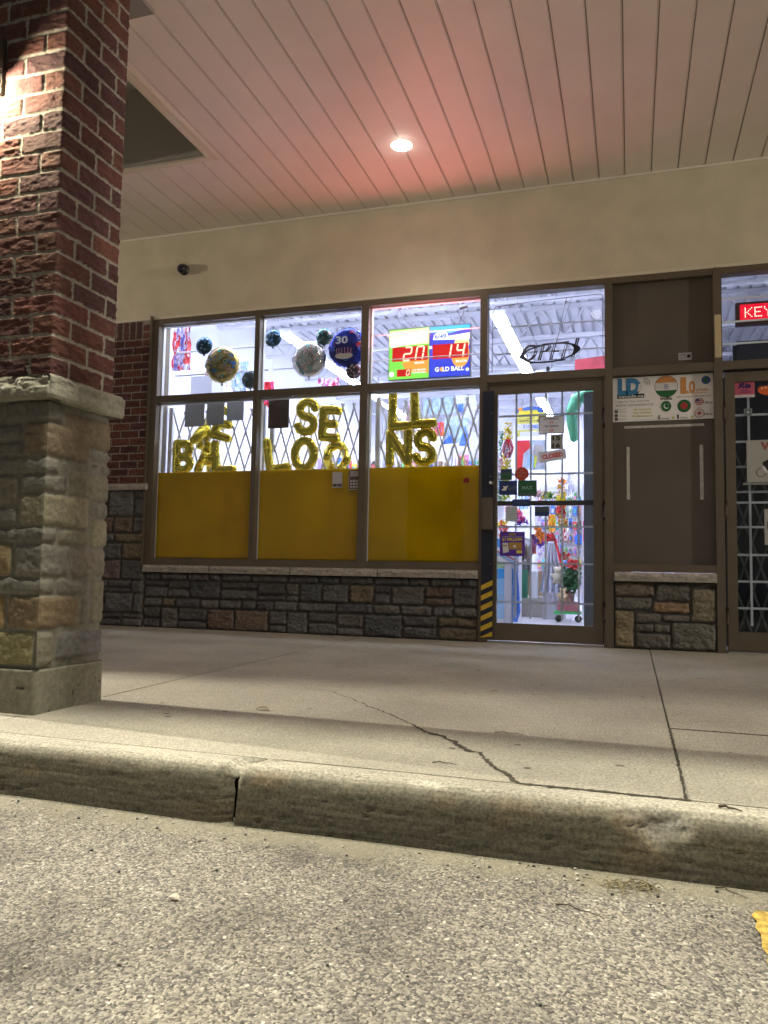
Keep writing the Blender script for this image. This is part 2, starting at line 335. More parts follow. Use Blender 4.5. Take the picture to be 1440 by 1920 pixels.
# curb with rounded nose, in two lengths with an open joint
def curb(x0, x1, e0, e1, name):
    xs = np.arange(x0, x1, .012 if abs(x0) < 3 else .02); prof = []
    for y in np.linspace(CE, -4.19, 8): prof.append((y, 0, 0, 1))
    for t in np.linspace(0, math.pi/2*.93, 12): prof.append((-4.19-.055*math.sin(t), -.055+.055*math.cos(t), math.sin(t), math.cos(t)))
    y_, z_ = prof[-1][:2]
    for t in np.linspace(.05, 1, 24): prof.append((y_-.022*t, z_*(1-t)-.175*t, 1, .1))
    pr = np.array(prof); n = len(pr); X = np.repeat(xs[None], n, 0).copy(); T = np.linspace(0, 1, n)[:, None]+0*X
    s = np.cumsum(np.r_[0, np.hypot(np.diff(pr[:, 0]), np.diff(pr[:, 1]))])[:, None]+0*X
    h = (fbm(X*4, s*5, 3, 21)-.5)*.005*sstep((s-.04)/.05)+(fbm(X*7, s*120, 3, 22)-.5)*.0016*sstep((s-.06)/.04)+(fbm(X*70, s*80, 3, 24)-.5)*.0028+(vnoise(X*9, s*420, 25)-.5)*.0012*sstep((s-.08)/.03)-.004*sstep((vnoise(X*120, s*120, 71)-.88)*12)
    h += .007*np.sin(X*1.7+.6)*sstep((s-.05)/.1)
    # chipped spot
    dch = np.hypot((X-1.235)/.075, (s-.125)/.05)+(fbm(X*30, s*30, 3, 5)-.5)*.9; chip = sstep(1.15-dch); h -= .026*chip
    dc2 = np.hypot((X-.66)/.05, (s-.07)/.014)+(fbm(X*60, s*60, 3, 8)-.5)*1.3; c2 = sstep((1.1-dc2)*2); h -= .007*c2
    # ragged broken ends
    end = e0 if x0 > -1 else e1
    w = (fbm(s*30, s*0, 4, 7)-.5)*.02
    if x0 > -1: X[:, 0] = x0+w[:, 0]+.05*(1-np.clip(s[:, 0]/.12, 0, 1)); X[:, 1:6] = np.maximum(X[:, 1:6], X[:, :1]+.006*np.arange(1, 6)); h[:, 0] -= .03
    else: X[:, -1] = x1+w[:, -1]+.05*(1-np.clip(s[:, -1]/.12, 0, 1)); h[:, -1] -= .03
    P = np.stack([X, pr[:, 0][:, None]-h*pr[:, 2][:, None], pr[:, 1][:, None]+h*pr[:, 3][:, None]], -1)
    P[0, :, 2] = -.0004
    face = sstep((s-.075)/.05)[..., None]; top = np.array((.34, .32, .26)); low = np.array((.14, .127, .09))  # face coloured darker than the top, its shade put into the colour
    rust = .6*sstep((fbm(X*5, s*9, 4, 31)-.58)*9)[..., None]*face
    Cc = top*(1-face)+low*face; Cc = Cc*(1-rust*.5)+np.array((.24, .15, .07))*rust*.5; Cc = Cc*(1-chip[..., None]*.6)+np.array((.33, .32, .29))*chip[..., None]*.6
    Cc = Cc*(.72+.5*fbm(X*2.2, s*3, 5, 61))[..., None]; foot_dark = sstep((s-.16)/.06)[..., None]*.5; Cc = Cc*(1-foot_dark)+np.array((.075, .068, .05))*foot_dark; Cc = Cc*(1-c2[..., None])+np.array((.5, .48, .4))*c2[..., None]  # colour darkens towards the foot of the face
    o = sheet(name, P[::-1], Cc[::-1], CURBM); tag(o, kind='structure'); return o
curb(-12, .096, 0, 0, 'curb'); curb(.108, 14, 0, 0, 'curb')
box('curb_joint_fill', .04, .2, -4.20, CE, -.16, -.03, mat('dark_dirt', (.03, .027, .02), .95))['kind'] = 'structure'
# crack and joint dirt, laid in the slab
DIRT = mat('crack_dirt', (.045, .038, .026), .95, var=.4, vs=60)
def crack(pts, w, name, z=.0015, jit=.006, seed=1):
    rd = random.Random(seed); P = []
    for a, b in zip(pts[:-1], pts[1:]):
        n = max(2, int(math.dist(a, b)/.012))
        for i in range(n): t = i/n; P.append((a[0]+(b[0]-a[0])*t, a[1]+(b[1]-a[1])*t))
    P.append(pts[-1]); vs = []; fs = []
    off = 0
    for i, (x, y) in enumerate(P):
        q = P[min(i+1, len(P)-1)]; p = P[max(i-1, 0)]; d = Vector((q[0]-p[0], q[1]-p[1])).normalized(); nx, ny = -d.y, d.x
        off = off*.75+rd.uniform(-jit, jit)*.5; ww = (w(i/len(P)) if callable(w) else w)*rd.uniform(.45, 1.5)
        vs += [(x+nx*(off+ww), y+ny*(off+ww), z), (x+nx*(off-ww), y+ny*(off-ww), z)]
        if i: k = 2*i; fs.append((k-2, k-1, k+1, k))
    me = bpy.data.meshes.new(name); me.from_pydata(vs, [], fs); me.update(); o = link(name, me, DIRT); tag(o, kind='structure'); return o
crack([(-.3, -2.822), (-.143, -2.875), (.022, -3.044), (.173, -3.205), (.304, -3.338), (.404, -3.465), (.484, -3.575), (.565, -3.636), (.643, -3.743), (.701, -3.815), (.728, -3.82), (.78, -3.929), (.824, -4.011), (.855, -4.06), (.884, -4.12)],
      lambda t: .0012+.0065*t*(1.6 if .55 < t < .8 else 1), 'sidewalk_crack', jit=.012, seed=3)
crack([(.884, -4.128), (1.1, -4.129), (1.32, -4.128)], .008, 'sidewalk_crack', jit=.003, seed=4)
crack([(.118, -4.222), (.135, -4.19), (.165, -4.165), (.20, -4.135)], .0022, 'curb_crack', z=.0025, jit=.003, seed=15)
crack([(.2, -4.131), (.884, -4.129)], .0012, 'sidewalk_crack', jit=.002, seed=14)
crack([(1.31, -4.12), (1.312, -3.17)], .0035, 'sidewalk_crack', jit=.003, seed=5); crack([(1.312, -3.17), (1.31, -.1)], .0012, 'sidewalk_crack', jit=.001, seed=6)
crack([(1.32, -3.167), (2.2, -3.165), (6, -3.16)], .003, 'sidewalk_crack', jit=.003, seed=7); crack([(-.98, -3.4), (-.977, -.1)], .002, 'sidewalk_crack', jit=.001, seed=8)
crack([(-.95, -3.86), (-.965, -3.45)], .003, 'sidewalk_crack', jit=.004, seed=9); crack([(-1.3, -3.92), (-.93, -3.89)], .002, 'sidewalk_crack', jit=.004, seed=19)
# worn yellow bay line
yv = mat('yellow_road_paint', (.44, .30, .06), .8, var=.55, vs=55, bump=.3, bs=150)
ed = [(1.422+random.uniform(-.007, .007)+.012*(i == 0), -4.385-.03*i) for i in range(60)]; ed2 = [(1.535+random.uniform(-.006, .006), -4.39-.03*i) for i in range(60)]
vs = []; fs = []
for i in range(60): vs += [(q[0], q[1], float(roadz(np.array([q[0]]), np.array([q[1]]))[0])+.004) for q in (ed[i], ed2[i])]
fs = [(2*i, 2*i+2, 2*i+3, 2*i+1) for i in range(59)]
me = bpy.data.meshes.new('road_marking'); me.from_pydata(vs, [], fs); o = link('road_marking', me, yv); tag(o, kind='structure')

# ================================================================ BRICK COLUMNS
def wrap(s, H, Zv, cx, yf, Wd, Dp, r=.012):
    """s runs round the column: front face s<0, right face 0..Dp, back, left"""
    s = s[None, :]+0*H; x = np.empty_like(s); y = np.empty_like(s); nx = np.zeros_like(s); ny = np.zeros_like(s)
    per = 2*(Wd+Dp); t = (s+Wd) % per     # t=0 at front-left corner
    segs = [(0, Wd, (cx-Wd, yf), (1, 0), (0, -1)), (Wd, Wd+Dp, (cx, yf), (0, 1), (1, 0)), (Wd+Dp, 2*Wd+Dp, (cx, yf+Dp), (-1, 0), (0, 1)), (2*Wd+Dp, per, (cx-Wd, yf+Dp), (0, -1), (-1, 0))]
    for i, (a, b, p, d, nn) in enumerate(segs):
        m_ = (t >= a) & (t <= b); q = t[m_]-a; x[m_] = p[0]+d[0]*q; y[m_] = p[1]+d[1]*q
        pn = segs[i-1][4]; nxn = segs[(i+1) % 4][4]
        wa = np.clip((r-q)/r, 0, 1)*.5; wb = np.clip((r-(b-a-q))/r, 0, 1)*.5
        ax = nn[0]*(1-wa-wb)+pn[0]*wa+nxn[0]*wb; ay = nn[1]*(1-wa-wb)+pn[1]*wa+nxn[1]*wb
        ln = np.hypot(ax, ay); cut = -.25*r*(wa+wb)*2
        nx[m_] = ax/ln*1.0; ny[m_] = ay/ln*1.0
        x[m_] += ax/ln*cut; y[m_] += ay/ln*cut
    return np.stack([x+nx*H, y+ny*H, Zv[:, None]+0*H], -1)
def svals(Wd, Dp, fine, coarse):
    return np.unique(np.round(np.concatenate([np.arange(-Wd, Dp, fine), np.arange(Dp, Dp+Wd+Dp+coarse, coarse), [Dp+Wd+Dp]]), 5))
G1 = (.155, .147, .125); G2 = (.13, .123, .105); BG = (.215, .195, .135); BR = (.165, .127, .085); OR = (.17, .125, .075); BG2 = (.17, .156, .115)
zz = lambda y: .172+(1600-y)/1420*1.03
ST = []
def stn(s0, s1, ya, yb, c): ST.append((s0+.004, s1-.004, zz(yb)+.004, zz(ya)-.004, c))
stn(-.22, .10, 180, 306, G2); stn(.10, .40, 215, 400, BR); stn(-.42, -.22, 180, 306, G1); stn(-.70, -.42, 180, 306, BG2)
stn(-.12, .26, 306, 495, BR); stn(.265, .40, 402, 470, G1); stn(.265, .33, 472, 505, G2); stn(.33, .40, 472, 545, G1); stn(-.45, -.12, 306, 398, G2); stn(-.38, -.12, 402, 495, G2); stn(-.70, -.45, 306, 398, BG2); stn(-.7, -.38, 402, 495, G1)
stn(-.50, .085, 495, 582, G1); stn(.14, .40, 535, 700, BG2); stn(-.70, -.50, 495, 582, BR); stn(.09, .135, 500, 680, G2)
stn(-.13, .12, 585, 680, G1); stn(-.45, -.13, 585, 755, BG2); stn(-.7, -.45, 585, 680, G1)
stn(-.13, .27, 680, 862, BG); stn(.275, .40, 702, 795, G1); stn(-.42, -.13, 760, 862, G2); stn(-.7, -.42, 684, 862, BG2)
stn(.285, .40, 797, 965, BG); stn(-.34, .085, 865, 948, G2); stn(.095, .28, 868, 960, BG2); stn(-.7, -.34, 865, 948, G1)
stn(-.14, .17, 955, 1130, G1); stn(.18, .40, 968, 1130, (.17, .15, .12)); stn(-.40, -.14, 955, 1130, (.22, .165, .09)); stn(-.7, -.4, 955, 1130, G1)
stn(-.33, .09, 1133, 1222, G1); stn(.10, .29, 1138, 1225, G1); stn(.30, .40, 1138, 1400, BG2); stn(-.7, -.33, 1133, 1222, BG2)
stn(-.16, .235, 1225, 1408, OR); stn(-.42, -.16, 1225, 1408, (.24, .17, .08)); stn(.24, .295, 1230, 1405, G2); stn(-.7, -.42, 1225, 1408, G1)
stn(-.60, -.02, 1412, 1600, (.20, .18, .09)); stn(-.02, .10, 1412, 1600, BG2); stn(.11, .40, 1425, 1580, (.13, .125, .125))
ST += ashlar(.40, 1.50, .17, 1.2, 5, [G1, G2, BG2], .2)
def make_column():
    root = empty('brick_column', (0, 0, 0)); cx, yf, Wd, Dp = -.945, -3.855, .70, .385
    # stone base
    s = svals(Wd, Dp, .0045, .02); v = np.arange(.165, 1.215, .0045); H, Cc = field(s, v, ST, (.17, .16, .13), 'stone'); H[:, -1] = H[:, 0]
    sheet('stone_base', wrap(s, H*.8-.012, v, cx, yf, Wd, Dp, .015), Cc, RELIEF, root)
    # concrete plinth
    s = svals(Wd, Dp, .01, .04); v = np.linspace(-.02, .172, 24); U, V = np.meshgrid(s, v); H = (fbm(U*8, V*8, 4, 2)-.5)*.006+.004
    holes = (vnoise(U*38, V*60, 77) > .93)*1.0; H = H-.003*holes; H[-1] = -.03; v[-1] = v[-2]
    Cc = np.array((.20, .19, .14))*(1-.75*holes[..., None])*(.75+.5*fbm(U*4, V*10, 4, 6))[..., None]
    sheet('concrete_plinth', wrap(s, H, v, cx, yf, Wd, Dp, .008), Cc, RELIEF, root)
    # rock-faced cap stones
    o_ = .045; W2, D2 = Wd+2*o_-.04, Dp+2*o_-.02; s = svals(W2, D2, .006, .03); v = np.concatenate([[1.196, 1.197], np.linspace(1.20, 1.288, 26), [1.29, 1.291, 1.291]])
    U, V = np.meshgrid(s, v); t = (V-1.2)/.09; H = (fbm(U*14, V*30, 4, 12)-.5)*.035*sstep((t-.18)/.4)+.004*sstep(t/.1)-.012*sstep((t-.8)/.2)+(fbm(U*70, V*80, 3, 13)-.5)*.004
    front = (U < 0); H = np.where(front & (t > .35), H-.012*sstep((t-.35)/.4)+(fbm(U*50, V*60, 3, 15)-.5)*.02, H)
    H[0] = -.08; H[-1] = -.2; H[-2] = -.03+H[-3]*.5
    for j in (.0, W2*-.52): H -= .010*np.exp(-((U-j)/.004)**2)*(np.abs(U-j) < .02)
    Cc = np.array((.25, .24, .19))*(.8+.4*fbm(U*10, V*30, 4, 14))[..., None]
    sheet('cap_stone', wrap(s, H, v, cx+.03, yf-.035, W2, D2, .012), Cc, RELIEF, root)
    # brick shaft
    cx, yf, Wd, Dp = -.968, -3.832, .655, .385; B = []; rd = random.Random(11); z = 1.292; k = 0; mo = .0045
    while z < 3.80:
        z1 = z+.0835; st = .20
        off = [.0, .10][k % 2]
        s0 = -Wd-.1+off
        edges = [-Wd]+[-(off+.10)-st*i for i in range(3, -1, -1) if -(off+.10)-st*i > -Wd+.05]   # front joints
        right = [Dp*q for q in ((.53, 1) if k % 2 else (.26, .80, 1))]
        pts = edges+right; pts = sorted(pts)
        for a, b in zip(pts[:-1], pts[1:]): B.append((a+mo, b-mo, z+mo, z1-mo, brickcol(rd)))
        a = Dp; 
        while a < Dp+Wd+Dp-.02: b = min(a+.2, Dp+Wd+Dp); B.append((a+mo, b-mo, z+mo, z1-mo, brickcol(rd))); a = b
        z = z1; k += 1
    s = svals(Wd, Dp, .004, .012); v = np.arange(1.285, 3.80, .004); H, Cc = field(s, v, B, (.30, .28, .235), 'brick'); H[:, -1] = H[:, 0]
    sheet('brick_shaft', wrap(s, H, v, cx, yf, Wd, Dp, .008), Cc, RELIEF, root)
    return root
col0 = make_column(); tag(col0, 'red brick column on a stone base beside the curb, in front of the pilaster at the left of the photo', 'column', 'brick columns along the curb')
def copy_tree(o, parent=None):
    c = o.copy(); C.objects.link(c); c.parent = parent
    for ch in list(o.children): copy_tree(ch, c)
    return c
c1 = copy_tree(col0); c1.location = (5.3, 0, 0); c1['label'] = 'red brick column on a stone base beside the curb, further right past the second shop door'
def make_sconce():
    r = empty('wall_lamp', (-1.34, -3.845, 2.5)); b = MB(); b.box(-.07, .07, -.01, .02, -.02, .22, ch=.004); b.box(-.09, .09, -.20, -.012, .06, .20, ch=.01)
    b.build('housing', mat('dark_bronze', (.05, .045, .04), .5, .4), r)
    box('lens', -.075, .075, -.19, -.03, .048, .058, mat('lamp_lens', (1, .9, .7), .5, emit=(1, .85, .55), es=12), r); return r
sc = make_sconce(); tag(sc, 'dark metal wall lamp shining down on the front of the near brick column', 'wall lamp', 'lamps on the columns')
s2_ = copy_tree(sc); s2_.location = (3.96, -3.845, 2.5); s2_['label'] = 'dark metal wall lamp shining down on the front of the far right brick column'

# ================================================================ BUILDING
bld = empty('shop_building'); tag(bld, 'strip mall building with beige stucco band, bronze storefront frames and stone base', 'building')
# stucco band
st = MB(); st.box(-7.0, 7.5, 0, .28, 2.93, 3.80); st.build('stucco_wall', STUCCO, bld)
MB().box(-7.0, 1.80, -.022, .0, 2.908, 2.934, ch=.003).box(1.804, 7.5, -.020, .0, 2.908, 2.934, ch=.003).build('drip_trim', TRIM, bld)
# pilaster: brick above stone
rd = random.Random(5); B = []; z = 1.335; k = 0; x0, x1 = -6.2, -3.155
while z < 2.90:
    zt = z+.073; a = x1
    sold = z > 2.69
    if sold: zt = 2.905
    if sold:
        z2 = z
        while z2 < 2.86: B.append((x1-.10, x1-.003, z2+.003, min(z2+.07, 2.905), brickcol(rd))); z2 += .073
        a = x1-.105
        while a > x0: B.append((a-.07, a-.005, z+.003, 2.90, brickcol(rd))); a -= .073
        break
    a = x1+(.0 if k % 2 else .1)
    while a > x0: B.append((a-.2+.003, min(a, x1)-.003, z+.003, zt-.003, brickcol(rd))); a -= .2
    z = zt; k += 1
facade_sheet('brick_wall', -4.6, x1, 1.33, 2.91, -.03, B, (.30, .28, .24), 'brick', bld, .0045)
pal = GREYS+[(.16, .13, .125)]
facade_sheet('stone_wainscot', -4.6, -3.15, -.02, 1.275, -.03, ashlar(-4.6, -3.15, 0, 1.275, 3, pal, .2), (.10, .095, .085), 'stone', bld, .006)
def ledge(name, x0, x1, z0, z1, yf, seed, joints=(), par=bld, col=(.34, .31, .27)):
    u = np.arange(x0, x1+.003, .006); v = np.concatenate([[z0, z0+.001], np.linspace(z0+.003, z1-.002, 14), [z1, z1, z1]]); U, V = np.meshgrid(u, v); t = (V-z0)/(z1-z0)
    H = (fbm(U*13+seed, V*28, 4, seed)-.5)*.030*sstep((t-.2)/.35)-.016*sstep((t-.62)/.38)+(fbm(U*60, V*70, 3, seed+3)-.5)*.005
    for j in joints: H -= .012*np.exp(-((U-j)/.0035)**2)
    y = yf-H; y[0] = .06; y[-1] = .10; y[-2] = .02; y[:, 0] = y[:, -1] = .08
    Cc = np.array(col)*(.8+.4*fbm(U*9, V*30, 4, seed+1))[..., None]
    for j in joints: Cc *= (1-.7*np.exp(-((U-j)/.004)**2))[..., None]
    return sheet(name, np.stack([U, y, V], -1), Cc, RELIEF, par)
ledge('pilaster_cap', -4.6, -3.135, 1.275, 1.335, -.06, 4, (-3.9,))
facade_sheet('stone_bulkhead', -3.15, .012, -.02, .51, -.005, ashlar(-3.15, .0, 0, .51, 12, GREYS, .10), (.072, .07, .066), 'stone', bld, .006)
ledge('window_sill', -3.15, .0, .508, .575, -.055, 8, (-2.45, -1.65, -.85))
facade_sheet('stone_bulkhead', 1.05, 1.795, -.02, .515, -.005, [(1.06, 1.2, .01, .29, (.24, .195, .12)), (1.21, 1.46, .01, .12, G2), (1.47, 1.78, .01, .21, (.15, .145, .125)), (1.21, 1.34, .13, .19, G2), (1.345, 1.46, .13, .19, G1),
   (1.21, 1.4, .20, .27, G2), (1.405, 1.6, .215, .27, G1), (1.06, 1.33, .30, .39, G2), (1.34, 1.60, .28, .36, (.25, .165, .10)), (1.61, 1.78, .22, .47, (.20, .175, .12)), (1.06, 1.35, .40, .50, (.17, .14, .11)), (1.36, 1.6, .37, .50, G2)], (.08, .077, .07), 'stone', bld, .005)
ledge('window_sill', 1.052, 1.792, .513, .583, -.055, 18)
# wall stubs beyond the frame
box('wall_core', -7, -3.16, .0, .28, -.1, 2.93, mat('rough_render', (.2, .17, .13), .9), bld)
box('wall_core', 2.95, 7.5, -.01, .28, -.1, 2.93, mat('dark_render', (.13, .11, .09), .9), bld)
box('bulkhead_core', -3.14, 0.0, .03, .16, -.1, .56, mat('rough_render'), bld); box('bulkhead_core', 1.055, 1.785, .03, .16, -.1, .565, mat('rough_render'), bld)
# unseen wall at far left, added to cut the side light on the sidewalk
box('added_shade_wall', -6.45, -6.2, -3.275, .0, -.1, 2.9, mat('brick_render', (.16, .06, .045), .9, var=.3, vs=20), bld)

# storefront frame
fr = MB(); Y0, Y1 = -.02, .085
def vert(x0, x1, z0, z1, y0=Y0, y1=Y1): fr.box(x0, x1, y0, y1, z0, z1, ch=.002)
def hor(x0, x1, z0, z1, y0=Y0+.003, y1=Y1-.003): fr.box(x0, x1, y0, y1, z0, z1, ch=.002)
ZB, ZS, ZM0, ZM1, ZH, ZT = .572, .638, 2.102, 2.168, 2.858, 2.910
vert(-3.16, -3.088, ZB, ZT); vert(-2.074, -2.026, ZB, ZT); vert(-1.048, -.98, ZB, ZT); vert(0, .058, -.005, ZT); vert(.992, 1.052, -.005, ZT); vert(1.786, 1.847, -.005, ZT); vert(2.93, 2.99, -.005, ZT)
for a, b in ((-3.088, -2.074), (-2.026, -1.048), (-.98, 0)):
    hor(a, b, ZB, ZS); hor(a, b, ZM0, ZM1); hor(a, b, ZH, ZT)
for a, b in ((.058, .992), (1.052, 1.786), (1.847, 2.93)): hor(a, b, ZH, ZT); hor(a, b, 2.115, 2.182)
hor(1.052, 1.786, .585, .645)
# door stops
fr.box(.058, .07, .0, .06, 0, 2.115); fr.box(.0585, .09, .056, .08, .02, 2.115); fr.box(.980, .992, .0, .06, 0, 2.115); fr.box(.962, .9915, .056, .08, .02, 2.115); fr.box(.07, .98, .0, .06, 2.10, 2.115)
frame = fr.build('window_frame', BRONZE, bld)
box('jamb_closer', -3.17, -3.155, -.045, .05, .57, 2.94, BRONZE, bld)
def pane(x0, x1, z0, z1, y=.045, par=frame): return box('pane', x0-.005, x1+.005, y, y+.006, z0-.005, z1+.005, GLASS, par)
for a, b in ((-3.088, -2.074), (-2.026, -1.048), (-.98, 0)):
    pane(a, b, ZS, ZM0); pane(a, b, ZM1, ZH)
pane(.058, .992, 2.182, ZH); pane(1.847, 2.93, 2.182, ZH)
box('infill_panel', 1.05, 1.788, .035, .05, 2.18, ZH+.002, PANELM, frame); box('infill_panel', 1.05, 1.788, .035, .05, .643, 2.118, PANELM, frame)
# pale glazing gaskets on the lit panes' edges
gk = MB()
for a, b in ((-3.088, -2.074), (-2.026, -1.048), (-.98, 0)):
    for z0, z1 in ((ZS, ZM0), (ZM1, ZH)): gk.box(a, a+.008, .052, .09, z0, z1); gk.box(b-.008, b, .052, .09, z0, z1); gk.box(a+.008, b-.008, .052, .09, z1-.008, z1)
gk.build('glazing_bead', WHITE, frame)
# bars behind the transoms
def bars(x0, x1, zs, y=.20, r=.008):
    for z in zs: MB().tube([(x0, y, z), (x1, y, z)], r, 8).build('security_bar', LGREY, frame)
for a, b in ((-3.088, -2.074), (-2.026, -1.048), (.058, .992)): bars(a, b, (2.668, 2.435), .29)
bars(-.98, 0, (2.625, 2.40), .105, .0055)
bars(1.86, 2.93, (2.72, 2.536, 2.362), .17)
# yellow film on the lower glass
def film_mat():
    m = mat('yellow_window_film', (.66, .44, .001), .5, var=.14, vs=2.5, trans=.38, spec=.0); return m
for i, (a, b) in enumerate(((-3.088, -2.074), (-2.026, -1.048), (-.98, 0))):
    u = np.linspace(a+.004, b-.004, 60); v = np.linspace(ZS, 1.445, 40); U, V = np.meshgrid(u, v); Yf = .056+(fbm(U*3.2, V*7, 3, i)-.5)*.008
    o = sheet('window_film', np.stack([U, Yf, V], -1), None, film_mat(), frame)
    so = o.modifiers.new('s', 'SOLIDIFY'); so.thickness = .001
    tops = ((a, b, 1.444),) if i == 0 else (((a, -1.26, 1.444), (-1.259, b, 1.36)) if i == 1 else ((a, b, 1.352),))
    for xa, xb, zt in tops: box('film_lining', xa+.004, xb-.0005, .068, .070, ZS, zt, mat('film_lining', (.85, .72, .22), .6, trans=.68), frame)

# ---- doors
def door(x0, x1, par, seed, hinge_side):
    d = MB(); d.box(x0, x0+.07, .005, .05, .02, 2.098, ch=.002); d.box(x1-.073, x1, .005, .05, .02, 2.098, ch=.002); d.box(x0+.07, x1-.073, .007, .048, 2.022, 2.098, ch=.002); d.box(x0+.07, x1-.073, .007, .048, .02, .158, ch=.002)
    D = d.build('door', BRONZE, par); box('pane', x0+.065, x1-.068, .026, .031, .153, 2.027, GLASS, D)
    MB().box(x0, x1, .002, .075, .0, .014, ch=.002).build('threshold', mat('worn_aluminium', (.45, .44, .42), .4, .7), D)
    for z in (1.79, 1.06, .27): MB().tube([(hinge_side, -.012, z-.06), (hinge_side, -.012, z-.02), (hinge_side, -.012, z+.02), (hinge_side, -.012, z+.06)], .013, 10).tube([(hinge_side, -.012, z-.075), (hinge_side, -.012, z+.075)], .007, 8).build('hinge', mat('dark_hinge', (.06, .04, .035), .5, .5), D)
    return D
D1 = door(.075, .975, bld, 1, .983)
MB().box(.14, .91, .055, .085, 1.108, 1.145, ch=.004).build('push_bar', mat('dark_bronze'), D1)
gb = MB()
for z in (1.857, 1.37, .938, .64, .325): gb.box(.14, .905, .112, .124, z-.008, z+.008)
for x in (.285, .405, .525, .655, .785): gb.box(x-.007, x+.007, .100, .112, .195, 1.105); gb.box(x-.007, x+.007, .100, .112, 1.15 if x < .6 else 1.17, 2.06)
gb.build('security_grille', mat('grille_grey', (.60, .62, .68), .45), D1)
# latch guard strip with hazard stripes
ls = empty('latch_guard', (.073, -.03, .03)); tag(ls, 'tall black cover strip with yellow diagonal stripes at its foot, left of the glass door', 'door guard')
MB().box(-.047, .048, 0, .012, .006, 2.015, ch=.002).build('guard_plate', NAVY, ls)
yp = mat('hazard_yellow', (.62, .42, .03), .5)
mb = MB()
for k in range(6):
    z = .02+k*.082; a = [(-.046, z-.045), (.047, z), (.047, z+.04), (-.046, z-.005)]
    a = [(p, max(.008, q)) for p, q in a]; mb.poly(a, -.0015, 0, .001)
mb.build('hazard_stripe', yp, ls)
MB().box(-.040, .044, -.035, 0, .875, 1.135, ch=.004).build('pull_plate', BRONZE, ls)
lk = MB().tube([(.03, -.022, 1.255), (.03, .0, 1.255)], [.017, .019], 16).tube([(.03, -.026, 1.255), (.03, -.02, 1.255)], .010, 12); lk.build('lock_cylinder', mat('chrome', (.6, .6, .6), .25, 1), ls)
for z in (1.83, 1.31, .6, .28): MB().tube([(.028, -.006, z), (.028, .002, z)], [.005, .008], 10).build('screw', mat('chrome'), ls)
D2 = door(1.862, 2.92, bld, 2, 1.855)
g2 = MB()
for z in (1.789, 1.585, 1.393, 1.202, 1.121, .936, .727, .528, .329): g2.box(1.93, 2.85, .112, .122, z-.008, z+.008)
for x in (2.036, 2.2, 2.37, 2.54, 2.7): g2.box(x-.008, x+.008, .10, .112, .2, 1.95)
g2.build('security_grille', mat('grille_grey'), D2)

# ---- canopy soffit
so = MB(); x = -.435-.198*24; bw = .198; YO = -4.0
holes = [(-3.35, -1.935, -2.62, -1.168)]
def strip(xa, xb, ya, yb, z=3.74, mi=0):
    """board pieces minus the light well"""
    segs = [(ya, yb)]
    for hx0, hx1, hy0, hy1 in holes:
        if xb > hx0 and xa < hx1:
            out = []
            for p, q in segs:
                if hy0 > p: out.append((p, min(q, hy0)))
                if hy1 < q: out.append((max(p, hy1), q))
            segs = out
            if xa < hx1 < xb: so.box(hx1, xb, hy0, hy1, z, z+.008, mi)
            if xa < hx0 < xb: so.box(xa, hx0, hy0, hy1, z, z+.008, mi)
    for p, q in segs: so.box(xa, xb, p, q, z, z+.008, mi)
for k in range(64):
    xa = x+k*bw
    if xa > 7.4: break
    strip(xa+.006, xa+bw-.009, YO, -.002, 3.74); 
    so.box(xa-.0075, xa-.001, YO, -.002, 3.7425, 3.7465) if not any(h[0]-.02 < xa < h[1]+.02 for h in holes) else strip(xa-.0075, xa-.001, YO, -.002, 3.7435)
soff = so.build('soffit', SOFFIT, bld)
MB().box(-7, -3.36, YO, -.002, 3.752, 3.80).box(-3.36, -1.93, YO, -2.63, 3.752, 3.80).box(-3.36, -1.93, -1.16, -.002, 3.752, 3.80).box(-1.93, 7.5, YO, -.002, 3.752, 3.80).build('soffit_backing', mat('groove_shadow', (.42, .37, .32), .9), bld)
wl = MB(); hx0, hx1, hy0, hy1 = holes[0]
wl.box(hx0-.05, hx0, hy0, hy1, 3.76, 4.4).box(hx1, hx1+.05, hy0, hy1, 3.76, 4.4).box(hx0, hx1, hy0-.05, hy0, 3.76, 4.4).box(hx0, hx1, hy1, hy1+.05, 3.76, 4.4).box(hx0-.05, hx1+.05, hy0-.05, hy1+.05, 4.4, 4.45)
wl.build('soffit_well', mat('well_grey', (.42, .40, .37), .9), bld)
tm = MB(); tm.box(hx1-.006, hx1+.05, hy0, hy1+.05, 3.728, 3.739, ch=.002).box(hx0-.05, hx1-.006, hy1-.006, hy1+.05, 3.728, 3.739, ch=.002); tm.box(hx1+.055, hx1+.066, hy0, hy1+.06, 3.731, 3.739)
tm.build('soffit_trim', TRIM, bld)
MB().box(-7, 7.5, -4.06, -4.0, 3.70, 4.5).build('fascia', TRIM, bld); box('roof', -7, 7.5, -4.0, 10.2, 4.5, 4.6, mat('roof_grey', (.2, .2, .2), .9), bld)
box('soffit_beam', -7, -1.405, -3.36, -2.66, 3.712, 3.739, mat('beam_grey', (.26, .25, .235), .8), bld)
MB().box(-7, 7.5, -.012, -.001, 3.722, 3.739).build('soffit_edge', SOFFIT, bld)
# downlights
def downlight(x, label):
    r = empty('downlight', (x, -.91, 3.74)); 
    MB().tube([(0, 0, -.004), (0, 0, -.001)], .082, 32).build('trim_ring', mat('lamp_trim', (.8, .78, .7), .4), r)
    MB().sphere((0, 0, -.004), (.068, .068, .022), 28, 10).build('lens', mat('downlight_lens', (1, 1, 1), .5, emit=(1, .95, .85), es=30), r); tag(r, label, 'ceiling light', 'round lights in the soffit'); return r
downlight(-.44, 'round lit ceiling light in the soffit above the jackpot display'); downlight(4.2, 'round lit ceiling light in the soffit far right, outside the second shop'); downlight(-4.9, 'round lit ceiling light in the soffit left of the brick column')
